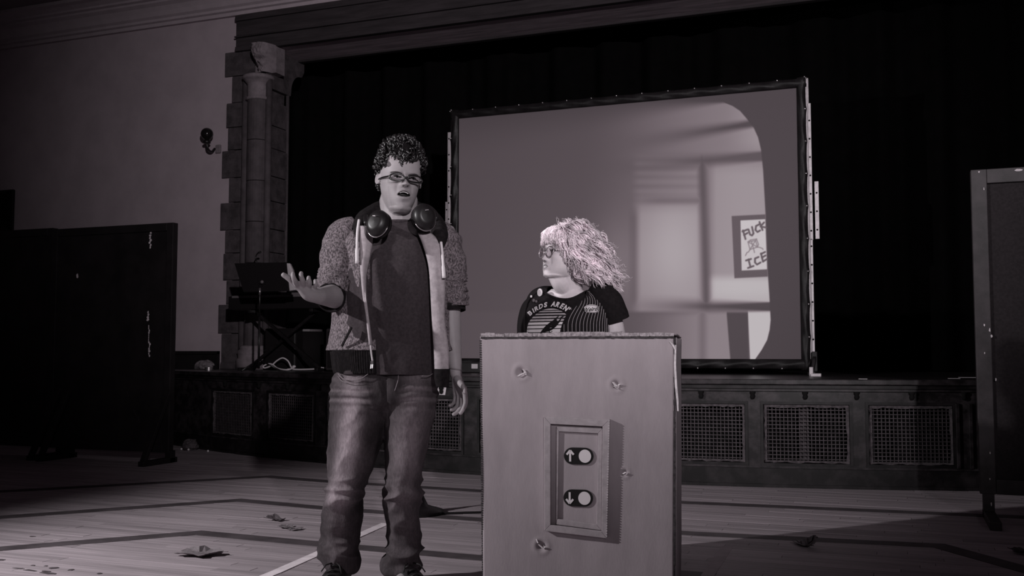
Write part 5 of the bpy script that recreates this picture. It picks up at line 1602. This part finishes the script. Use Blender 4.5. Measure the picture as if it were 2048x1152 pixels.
build(MB().tube(hb2, .011, 10, flat=1.0), 'headband', 'black_plastic', hph, world=True, smooth=True)
# ------------------------------------------------------------------ the woman
WD = 4.60
WM = person_frame(WD, 1150); WI = WM.inverted()
woman = place('person', 'woman with wavy blonde hair and round glasses standing behind the cardboard box, looking left', 'person', WM)
def w_(px, py, dy=0.0): return WI @ atD(px, py, WD + dy)
def pj(p):
    q = WM @ Vector(p) - CAM; k = q.dot(f_)
    return 1024 + FPX * q.dot(r_) / k, 576 - FPX * q.dot(u_) / k
WT = radians(-25)
WB = Matrix.Translation((-.045, .02, 0)) @ Matrix.Rotation(WT, 4, 'Z')       # trunk turned to the left of the picture
wh_size = .243
chin = w_(1091, 549, -.05)
WHL = Matrix.Rotation(radians(-58), 4, 'Z') @ Matrix.Rotation(radians(-7), 4, 'X') @ Matrix.Rotation(radians(0), 4, 'Y')
off = WHL @ (Vector((0, -.395, .05)) * wh_size)
WHM = Matrix.Translation(chin - off) @ WHL
WTAB = [(a, b, c, d * (1.04 if a < .4 else 1.0)) for a, b, c, d in HEAD]
hk = dict(mouth=.030, mouth_w=.080, mouth_z=.195, full=.10, nose=.80, tab=WTAB, soc=.55)
whd = Head(WHM, wh_size, **hk)
sk = whd.mesh()
nb, nt2 = w_(1147, 610, .04), WHM @ Vector((0, .05 * wh_size, .20 * wh_size))
limb(sk, [(T3(nb), .056), (T3((nb + nt2) / 2 + Vector((.004, .01, 0))), .058), (T3(nt2), .062)], 24)
limb(sk, [(T3(WHM @ Vector((0, -.16 * wh_size, .09 * wh_size))), .040), (T3(w_(1124, 570, .0)), .042), (T3(w_(1140, 586, .045)), .034)], 18)
tr_rows = [(.70, 0, .02, .165, .12), (.84, 0, .02, .175, .13), (.96, 0, .02, .165, .12), (1.08, 0, .015, .168, .115), (1.16, 0, .022, .155, .082), (1.215, 0, .028, .12, .062), (1.25, 0, .025, .07, .055)]
tmp = MB(); rings(tmp, dense(tr_rows, 5), 40); tmp.moved(WB); sk.add(tmp.v, tmp.f)
sW, eW, hW = w_(1214, 607, -.05), w_(1236, 700, -.03), w_(1222, 775, -.14)
limb(sk, [(T3(sW), .050), (T3((sW + eW) / 2), .052), (T3(eW), .045)], 20)
limb(sk, [(T3(eW), .045), (T3((eW + hW) / 2), .038), (T3(hW), .027)], 18)
def hand(mb, wrist, d, side, thumb):
    """relaxed hand: palm and four bent fingers along d, thumb off the side"""
    d = d.normalized(); n_ = d.cross(side).normalized()
    for i in range(4):
        k = wrist + d * (.085 - .006 * abs(i - 1.3)) + side * (.019 * (i - 1.5))
        limb(mb, [(T3(wrist + side * .008 * (i - 1.5)), .017), (T3((wrist + k) / 2), .0155), (T3(k), .0115)], 10, 4)
        L = (.068, .076, .07, .056)[i]
        finger(mb, [k, k + d * L * .45 + n_ * L * .12, k + d * L * .75 + n_ * L * .36, k + d * L * .85 + n_ * L * .62], .0098, .0068)
    finger(mb, [wrist + d * .02 + side * thumb * .016, wrist + d * .05 + side * thumb * .042 + n_ * .012, wrist + d * .085 + side * thumb * .05 + n_ * .022], .0125, .0082)
hand(sk, hW, Vector((-.3, -.5, -.8)), Vector((.75, -.6, .1)).normalized(), -1)
sX, eX, hX = w_(1074, 606, .16), w_(1062, 700, .20), w_(1058, 775, .06)
limb(sk, [(T3(sX), .048), (T3((sX + eX) / 2), .048), (T3(eX), .042)], 20)
limb(sk, [(T3(eX), .042), (T3((eX + hX) / 2), .036), (T3(hX), .026)], 18)
hand(sk, hX, Vector((.1, -.4, -.9)), Vector((.75, -.6, .1)).normalized(), 1)
for q in (-1, 1):
    tm = MB()
    limb(tm, [((q * .08, .02, .76), .095), ((q * .085, .02, .6), .078), ((q * .085, .01, .43), .055), ((q * .085, .03, .24), .05), ((q * .085, .03, .09), .036)], 18)
    limb(tm, [((q * .085, .06, .05), .034), ((q * .09, -.06, .042), .034), ((q * .092, -.13, .036), .027)], 14)
    tm.moved(WB); sk.add(tm.v, tm.f)
wm = remesh(sk, .0028, 2)
wscalp = lambda x, y, z: (z > .9) | ((y > .0) & (z > .55) & (np.abs(x) < .5))
paint_skin(wm, whd, lip=.60)
link_mesh('body', wm, 'skin_woman', woman, smooth=True)
wh = Head(WM @ WHM, wh_size, **hk)
eyes(wh, woman, look=(-.006, .012), sz=1.08)
brows(wh, woman, .575, (-.004, -.004), .018, th=.008, m='leaf_pale')
tt = MB()
for k in range(-3, 4):
    x = k * .016; z1_ = wh.mz + wh.mouth_gap(x)
    yb_ = wh.base_y(x, wh.mz) - .016 + .9 * x * x
    tt.add([wh.P(x - .0072, yb_, z1_ - .030), wh.P(x + .0072, yb_, z1_ - .030), wh.P(x + .0078, yb_, z1_ + .008), wh.P(x - .0078, yb_, z1_ + .008)], [(0, 1, 2, 3)])
tag(build(tt, 'upper_teeth', 'teeth', woman, world=True, solid=.002), kind='stuff')
glasses(wh, woman, .100, .098, .075, .470, -.455, .0022, 2, 'wire_frame', round_=True)

# --- black T-shirt with its print
wt_rows = dense([(.80, 0, .005, .205, .155), (.90, 0, .005, .20, .152), (1.0, 0, .0, .200, .155), (1.07, 0, -.005, .202, .160), (1.13, 0, .0, .198, .145), (1.18, 0, .008, .185, .115), (1.215, 0, .014, .155, .090), (1.238, .004, .012, .115, .082)], 8)
def wt_base(a, z):
    rr = [r[0] for r in wt_rows]
    cx_, cy_, rx, ry = [float(np.interp(z, rr, [r[k] for r in wt_rows])) for k in (1, 2, 3, 4)]
    sa, ca = sin(a), cos(a); e = 2 / 2.2
    return Vector((cx_ + rx * math.copysign(abs(sa) ** e, sa), cy_ - ry * math.copysign(abs(ca) ** e, ca), z)), Vector((sa / rx, -ca / ry, 0)).normalized()
def wt_fn(q, a, z): return .006 * fold(q, 5, 31, (1, 1, .5)) + .0025 * fold(q, 13, 12)
wtee = bpy.data.objects.new('tmp', None)
def wshell(rows_z, n, off_fn, name, m, parent, a0, a1, solid=.004, drop=0.0):
    mb = MB(); vs = []
    for z in rows_z:
        lo_ = a0(z) if callable(a0) else a0; hi_ = a1(z) if callable(a1) else a1
        for k in range(n + 1):
            a = lo_ + (hi_ - lo_) * k / n
            p, nn = wt_base(a, z)
            q = p + nn * off_fn(p, a, z); q.z -= drop * max(0, cos(a - .22)) ** 3 * sstep(1.12, 1.238, z); vs.append(WB @ q)
    fs = [(j * (n + 1) + k, j * (n + 1) + k + 1, (j + 1) * (n + 1) + k + 1, (j + 1) * (n + 1) + k) for j in range(len(rows_z) - 1) for k in range(n)]
    mb.add(vs, fs)
    return build(mb, name, m, parent, smooth=True, solid=solid)
bpy.data.objects.remove(wtee)
zsw = list(np.linspace(.80, 1.238, 70))
def scoop(q, a, z): return wt_fn(q, a, z)
wtee = wshell([z for z in zsw], 140, scoop, 'tshirt', 'tee_black', woman, 0, 2 * pi, drop=.042)
nl = []
for k in range(60):
    a = 2 * pi * k / 60; p, nn = wt_base(a, 1.238); q = p + nn * wt_fn(p, a, 1.238); q.z -= .042 * max(0, cos(a - .22)) ** 3
    nl.append(WB @ q)
build(MB().tube(nl, .006, 8, closed=True), 'collar', 'tee_black', wtee, smooth=True)
wtee['label'] = 'black T-shirt with arched lettering over a striped sun and bird'
# sleeve caps
def wsleeve(pts, seed):
    T = catmull_t([tuple(p) + (r,) for p, r in pts], 10); path = [Vector(t[:3]) for t in T]; R = [t[3] for t in T]
    mb = MB().tube(path, R, 40, caps=False)
    for v in mb.v: v += Vector((1, 0, 0)) * .004 * fold(v, 8, seed)
    return build(mb, 'sleeve', 'tee_black', wtee, smooth=True, solid=.005)
wsleeve([(T3(w_(1186, 584, -.02)), .040), (T3(w_(1203, 590, -.05)), .055), (T3(w_(1217, 606, -.06)), .062), (T3(w_(1226, 625, -.06)), .060), (T3(w_(1232, 641, -.055)), .058)], 3)
wsleeve([(T3(w_(1105, 592, .09)), .045), (T3(w_(1084, 596, .13)), .052), (T3(w_(1074, 612, .16)), .056), (T3(w_(1068, 645, .18)), .055)], 6)
# print on the chest: everything lies on the cloth
def cloth(u, v, off=.004):
    rr = [r[0] for r in wt_rows]; rx = float(np.interp(v, rr, [r[3] for r in wt_rows]))
    t = max(-.98, min(.98, u / rx)); a = math.asin(math.copysign(abs(t) ** (2.2 / 2), t))
    p, nn = wt_base(a, v)
    return WB @ (p + nn * (wt_fn(p, a, v) + off))
def printed(vs, fs, name, m, off=.004, parent=None):
    mb = MB(); mb.add([cloth(x, z, off) for x, z in vs], fs)
    return build(mb, name, m, parent or wtee, solid=.0006)
SC_ = (-.012, 1.036); SR = .118
def sunband(v0, v1):
    vs = []; n = 40
    for v in (v0, v1):
        hw_ = sqrt(max(0, SR * SR - (v - SC_[1]) ** 2))
        vs += [(SC_[0] - hw_ + 2 * hw_ * k / n, v) for k in range(n + 1)]
    return vs, [(k, k + 1, n + 2 + k, n + 1 + k) for k in range(n)]
v = SC_[1] - .06; k = 0
edges_ = [(-.07, -.052), (-.049, -.031), (-.0285, -.012), (-.009, .007), (.0105, .024), (.028, .040), (.0445, .055), (.060, .069), (.0745, .082), (.0885, .0945), (.101, .106), (.110, .1172)]
for a, b_ in edges_:
    h = b_ - a
    for q in range(1):
        vs, fs = sunband(SC_[1] + a, SC_[1] + b_); printed(vs, fs, 'sun_stripe', 'print_grey' if a > .05 else 'print_white', .0045)
bird = [(.058, .080), (.070, .079), (.076, .075), (.068, .071), (.062, .064), (.054, .045), (.040, .026), (.022, .012), (.004, .004), (-.012, .002), (-.030, -.012), (-.055, -.032), (-.066, -.040), (-.070, -.036), (-.056, -.018), (-.036, .006),
        (-.016, .026), (.004, .042), (.022, .054), (.034, .066), (.044, .076)]
bv = [(SC_[0] + .002 + x * .98, SC_[1] + .010 + z * .98) for x, z in bird]
ctr = (SC_[0] + .012, SC_[1] + .036)
def poly_fill(vs):
    """fill a flat outline by ear clipping"""
    from mathutils.geometry import tessellate_polygon
    t = tessellate_polygon([[Vector((x, z, 0)) for x, z in vs]])
    return [tuple(q) for q in t]
bird_p = printed(bv, poly_fill(bv), 'bird_print', 'print_black', .0068)
for lx in (.006, .018):
    vs = [(SC_[0] + lx, SC_[1] + .016), (SC_[0] + lx + .003, SC_[1] + .016), (SC_[0] + lx + .010, SC_[1] - .006), (SC_[0] + lx + .007, SC_[1] - .006)]
    printed(vs, [(0, 1, 2, 3)], 'bird_leg', 'print_black', .0068, bird_p)
    vs = [(SC_[0] + lx + .000, SC_[1] - .005), (SC_[0] + lx + .020, SC_[1] - .008), (SC_[0] + lx + .020, SC_[1] - .0055), (SC_[0] + lx, SC_[1] - .0025)]
    printed(vs, [(0, 1, 2, 3)], 'bird_foot', 'print_black', .0068, bird_p)
# arched words
TR = .136
txt = "BIRDS AREN'T"
cw = {'I': .011, ' ': .014, "'": .008}
tot = sum(cw.get(c, .0215) for c in txt); pos = -tot / 2
for c in txt:
    w = cw.get(c, .0215); ang = (pos + w / 2) / TR; pos += w
    if c == ' ': continue
    vs, fs = text_mesh(c, .031, bold=.0012)
    cx_ = (min(p.x for p in vs) + max(p.x for p in vs)) / 2
    out = []
    for p in vs:
        x, y = (p.x - cx_) * .95, p.y
        r = TR + y
        th = ang + x / (TR + .01)
        out.append((SC_[0] - .004 + r * sin(th), SC_[1] - .008 + r * cos(th)))
    printed(out, fs, 'printed_letter', 'print_white', .0050)

# --- pinstripe waistcoat in two halves
def v_in_r(z): return float(np.interp(z, [.80, 1.0, 1.06, 1.12, 1.17, 1.21, 1.236], [.20, .21, .24, .33, .52, .80, 1.10]))
def vest_off(p, a, z): return .016 + .004 * fold(p, 6, 17, (1, 1, .4))
zv = list(np.linspace(.80, 1.236, 40))
vestR = wshell(zv, 50, vest_off, 'waistcoat', 'pinstripe', woman, v_in_r, lambda z: pi, .005)
vestR['label'] = 'black pinstriped waistcoat with badges and a name patch'
def v_in_l(z): return 2 * pi - float(np.interp(z, [.80, 1.0, 1.06, 1.12, 1.17, 1.21, 1.236], [.50, .58, .62, .70, .82, 1.0, 1.2]))
vestL = wshell(zv, 50, vest_off, 'waistcoat_side', 'pinstripe', vestR, v_in_l, lambda z: pi, .005)
st = MB()
for q in range(28):
    for sgn in (1,):
        a = .12 + q * .085
        P = []
        for z in np.linspace(.82, 1.234, 36):
            aa = a + .30 * sstep(1.08, 1.235, z) * (1 - q / 30)
            if aa < v_in_r(z) + .015: continue
            p, nn = wt_base(aa, z); P.append(WB @ (p + nn * (vest_off(p, aa, z) + .0032)))
        if len(P) > 2: st.tube(P, .0013, 4)
tag(build(st, 'pinstripes', 'print_grey', vestR, smooth=True), kind='stuff')
ed = []
for z in zv:
    a = v_in_r(z); p, nn = wt_base(a, z); ed.append(WB @ (p + nn * (vest_off(p, a, z) + .001)))
build(MB().tube(ed, .0035, 6), 'edge_binding', 'tee_black', vestR, smooth=True)
def on_vest(px, py, lo_, hi_):
    """point and outward normal of the waistcoat seen at a photograph position"""
    best = None
    for k in range(400):
        a = lo_ + (hi_ - lo_) * k / 399
        z = w_(px, py, 0).z
        for _ in range(3):
            p, nn = wt_base(a, z); q = WB @ (p + nn * (vest_off(p, a, z) + .004)); yy = pj(q)[1]; z += (yy - py) / 435
        e = abs(pj(q)[0] - px)
        if best is None or e < best[0]: best = (e, q, (WB.to_3x3() @ nn).normalized(), a, z)
    return best
def disc(px, py, r, m, name, lo_, hi_, inner=None, ry=None, parent=None, lift=.001):
    _, c, n_, a, z = on_vest(px, py, lo_, hi_)
    up = Vector((0, 0, 1)); x = up.cross(n_).normalized(); up = n_.cross(x)
    Mx = Matrix((x, up, n_)).transposed().to_4x4(); Mx.translation = c + n_ * lift
    prof = [(0, .004), (r * .8, .0035), (r, .0015), (r, -.002)]
    o = build(MB().lathe(prof, (0, 0, 0), 28, Mx, sy=(ry or r) / r), name, m, parent or vestR, smooth=True)
    if inner: build(MB().lathe([(0, .0052), (r * .72, .0048), (r * .72, .004)], (0, 0, 0), 24, Mx, sy=(ry or r) / r), 'badge_face', inner, o)
    return Mx, o
disc(1080, 585, .0185, 'print_white', 'badge', 4.6, 5.8, 'print_grey')
disc(1053, 620, .0225, 'leaf', 'badge', 4.3, 5.8, 'leaf_pale')
disc(1063, 593, .006, 'print_white', 'badge', 4.3, 5.8)
disc(1068, 601, .008, 'leaf', 'badge', 4.3, 5.8)
disc(1074, 603, .006, 'leaf_pale', 'badge', 4.3, 5.8)
disc(1051, 640, .007, 'leaf_pale', 'badge', 4.3, 5.8)
Mx, po = disc(1183, 618, .0385, 'print_white', 'name_patch', .2, 1.6, None, .0200, lift=.003)
po['label'] = 'white oval patch reading Weirdo'
vs, fs = text_mesh('Weirdo', .026, shear=.35, bold=.0004)
xm = (min(p.x for p in vs) + max(p.x for p in vs)) / 2
build(MB().add([Mx @ Vector((p.x - xm, p.y - .009 + .12 * (p.x - xm), .0062 - 3.2 * (p.x - xm) ** 2 * .4)) for p in vs], fs), 'patch_lettering', 'print_black', po, solid=.0006)
rim_ = [Mx @ Vector((.0335 * cos(2 * pi * k / 36), .0165 * sin(2 * pi * k / 36), .0042)) for k in range(36)]
build(MB().tube(rim_, .0008, 4, closed=True), 'patch_border', 'print_black', po)
# --- dark trousers and shoes, hidden by the box from here
tq = MB()
rings(tq, dense([(.66, 0, .02, .185, .135), (.76, 0, .02, .195, .145), (.84, 0, .02, .192, .142), (.88, 0, .02, .188, .14)], 4), 40)
for q in (-1, 1):
    rings(tq, dense([(.05, q * .088, .03, .062, .062), (.24, q * .087, .03, .066, .066), (.43, q * .087, .012, .07, .072), (.6, q * .087, .02, .094, .095), (.74, q * .086, .02, .108, .115)], 4), 32)
tq.moved(WB)
link_mesh('trousers', remesh(tq, .007, 4), 'tee_black', woman, smooth=True)
for q in (-1, 1):
    mb = MB(); limb(mb, [((q * .088, .07, .05), .042), ((q * .092, -.05, .046), .044), ((q * .096, -.14, .038), .034)], 20)
    for v_ in mb.v: v_.z = max(v_.z, .004)
    mb.moved(WB); build(mb, 'shoe', 'shoe', woman, smooth=True)

# --- wavy blonde hair
random.seed(33)
def hp_(x, y, z): return WHM @ (Vector((x, y, z)) * wh_size)
mass = MB()
mass.ball((0, 0, 0), 1, 24, 16)
for v_ in mass.v: v_.xyz = T3(hp_(v_.x * .40, .06 + v_.y * .42, .66 + v_.z * .375))
b2 = MB()
for (px, py, dy, r) in ((1158, 490, .02, .13), (1176, 515, .02, .125), (1195, 540, .02, .105), (1212, 562, .02, .065), (1165, 535, -.0, .085)):
    b2.ball(w_(px, py, dy), r * .88, 20, 12)
mass.add(b2.v, b2.f)
hmesh = remesh(mass, .010, 8)
V = coords(hmesh); Nn = normals(hmesh)
Hi = np.array(WHM.inverted().to_3x3()); ht = np.array(WHM.inverted().translation)
hq = (V @ Hi.T + ht) / wh_size
keep_out = (hq[:, 1] < -.10) & (hq[:, 2] < .66) & (np.abs(hq[:, 0]) < .45)
d = np.array([.010 * noise.noise(Vector(p) * 22) + .006 * noise.noise(Vector(p) * 50) for p in V])
V2 = V + Nn * d[:, None]
bmh = bmesh.new(); bmh.from_mesh(hmesh); bmh.verts.ensure_lookup_table()
for i, vv in enumerate(bmh.verts): vv.co = V2[i]
bmesh.ops.delete(bmh, geom=[bmh.verts[i] for i in np.nonzero(keep_out)[0]], context='VERTS')
bmh.to_mesh(hmesh); bmh.free()
paint(hmesh, np.full(len(hmesh.vertices), .55))
whair = link_mesh('hair', hmesh, 'hair_blonde', woman, smooth=True)
whair['label'] = 'big wavy blonde hair with darker roots and a fringe'
# strands: from the parting over the crown, out to an envelope, with waves growing to the tips
env = [ # px, py of the hair's outer edge, going from the fringe round the back to the tips
    (1094, 458), (1110, 447), (1130, 441), (1150, 440), (1175, 447), (1197, 462), (1212, 485), (1224, 510), (1233, 535), (1242, 556), (1247, 572), (1240, 582), (1225, 580), (1208, 572), (1190, 565), (1172, 557), (1160, 545)]
sb = MB(); sc_c = []
def strand(P, r, shade0, shade1, n=4, wave=.006, turns=3.0, ph=None):
    P = catmull(P, 9); m_n = len(P); one = ph is None; ph = random.uniform(0, 6.28) if one else ph; ph2 = random.uniform(0, 6.28) if one else ph + 1.2
    Q = []; L = turns * (random.uniform(.7, 1.3) if one else 1)
    for i, p in enumerate(P):
        t = i / (m_n - 1)
        tan = (P[min(i + 1, m_n - 1)] - P[max(i - 1, 0)]).normalized()
        x = tan.cross(Vector((0, 0, 1)) if abs(tan.z) < .95 else Vector((0, 1, 0))).normalized(); y = tan.cross(x)
        w = wave * sstep(0, .45, t) * (1 + .6 * t)
        Q.append(p + x * (w * sin(ph + L * 2 * pi * t)) + y * (w * cos(ph2 + L * 2 * pi * t)))
    sb.tube(Q, [r * (1 - .6 * (i / (m_n - 1)) ** 3) for i in range(m_n)], n)
    for i in range(m_n):
        t = i / (m_n - 1); s_ = shade0 + (shade1 - shade0) * sstep(.0, .22, t)
        sc_c.extend([s_] * n)
part_c = lambda t: hp_(random.gauss(.02, .035), -.12 + .34 * t, 1.0 + .02 - .10 * (t - .3) ** 2)
ph_seed = [0., 0.]
for k in range(185):
    t = random.random()
    root0 = part_c(t)
    ex0 = random.uniform(1142, 1244)
    lowy = float(np.interp(ex0, [1140, 1160, 1190, 1215, 1246], [525, 552, 568, 582, 578]))
    topy = float(np.interp(ex0, [1140, 1180, 1210, 1230, 1246], [455, 452, 486, 530, 560]))
    ey0 = lowy + random.gauss(0, 4) - (lowy - topy) * random.random() ** 1.7 * .8
    depth = random.uniform(-1, 1)
    if random.random() < .76: depth = -abs(depth) ** .4
    bul = random.uniform(.122, .150); rs_ = random.getstate(); sd = random.random(); sh_ = random.uniform(.72, 1.28); wv = random.uniform(.007, .014); tn_ = random.uniform(1.6, 2.6)
    for j in range(8):
        ex_ = ex0 + random.gauss(0, 2.6); ey = ey0 + random.gauss(0, 2.6)
        half = .135 * sqrt(max(.05, 1 - ((ex_ - 1178) / 100) ** 2))
        root = root0 + Vector((random.gauss(0, .006), random.gauss(0, .006), random.gauss(0, .002)))
        end = w_(ex_, ey, .03 + half * depth)
        c0 = w_(1165, 500, .03)
        mid = (root * .45 + end * .55); dv = (mid - c0)
        if dv.length > 1e-4: mid = c0 + dv.normalized() * max(dv.length, bul + random.gauss(0, .003))
        q1 = root * .7 + mid * .3; dv = q1 - hp_(0, .05, .6); q1 = hp_(0, .05, .6) + dv.normalized() * max(dv.length, .115)
        strand([root, q1, mid, end], random.uniform(.0014, .0028), random.choice((.12, .2, .45)), sh_ * random.uniform(.88, 1.12), wave=wv, turns=tn_, ph=sd * 6.28 + random.gauss(0, .25))
for k in range(260):      # fringe and the lock falling past the ear
    t = random.random()
    root = hp_(random.gauss(.0, .05), -.10 - .08 * random.random(), 1.005)
    ax_ = random.uniform(-.30, .33)
    zt_ = .615 + .05 * random.random() - (.16 * sstep(.22, .33, ax_))
    tip = hp_(ax_, -.445 + .95 * ax_ * ax_ * 1.5 - .015 * random.random(), zt_)
    md_ = hp_(ax_ * .8, -.40 + .6 * ax_ * ax_ - .04, .86)
    strand([root, (root * .5 + md_ * .5) + (WHM.to_3x3() @ Vector((0, -.10, .5))).normalized() * .012, md_, tip], random.uniform(.0013, .0022), .55, random.uniform(.85, 1.25), wave=random.uniform(.002, .006), turns=2.0)
for k in range(200):      # side locks over the ear nearest the camera
    root = hp_(random.gauss(.06, .05), random.uniform(-.1, .2), 1.0)
    yy = random.uniform(-.20, .22)
    tip = hp_(.36 + random.uniform(0, .10), yy + .06, random.uniform(.10, .42) - .12 * (yy > 0))
    md_ = hp_(.43 + random.uniform(0, .06), yy - .02, random.uniform(.58, .75))
    q1 = hp_(.28, (root.y * 0 + yy * .6), .95)
    strand([root, q1, md_, tip], random.uniform(.0014, .0025), .4, random.uniform(.8, 1.25), wave=random.uniform(.004, .010), turns=3.0)
for k in range(90):      # fly-away hairs
    e_ = env[random.randrange(1, 12)]; b_ = w_(1160, 500, .03); o__ = w_(e_[0] + random.gauss(0, 4), e_[1] + random.gauss(-2, 4), .03 + random.uniform(-.06, .04))
    i_ = b_ + (o__ - b_) * random.uniform(.6, .8)
    tn = (o__ - b_).cross(Vector((0, 1, 0))).normalized() * random.uniform(-.03, .05)
    strand([i_, i_ * .4 + o__ * .6 + tn, o__ + tn * 1.2], random.uniform(.0006, .001), .9, 1.2, n=3, wave=.004, turns=1.5)
so_ = build(sb, 'strands', 'hair_blonde', whair, smooth=True)
paint(so_.data, np.array(sc_c)); tag(so_, kind='stuff')
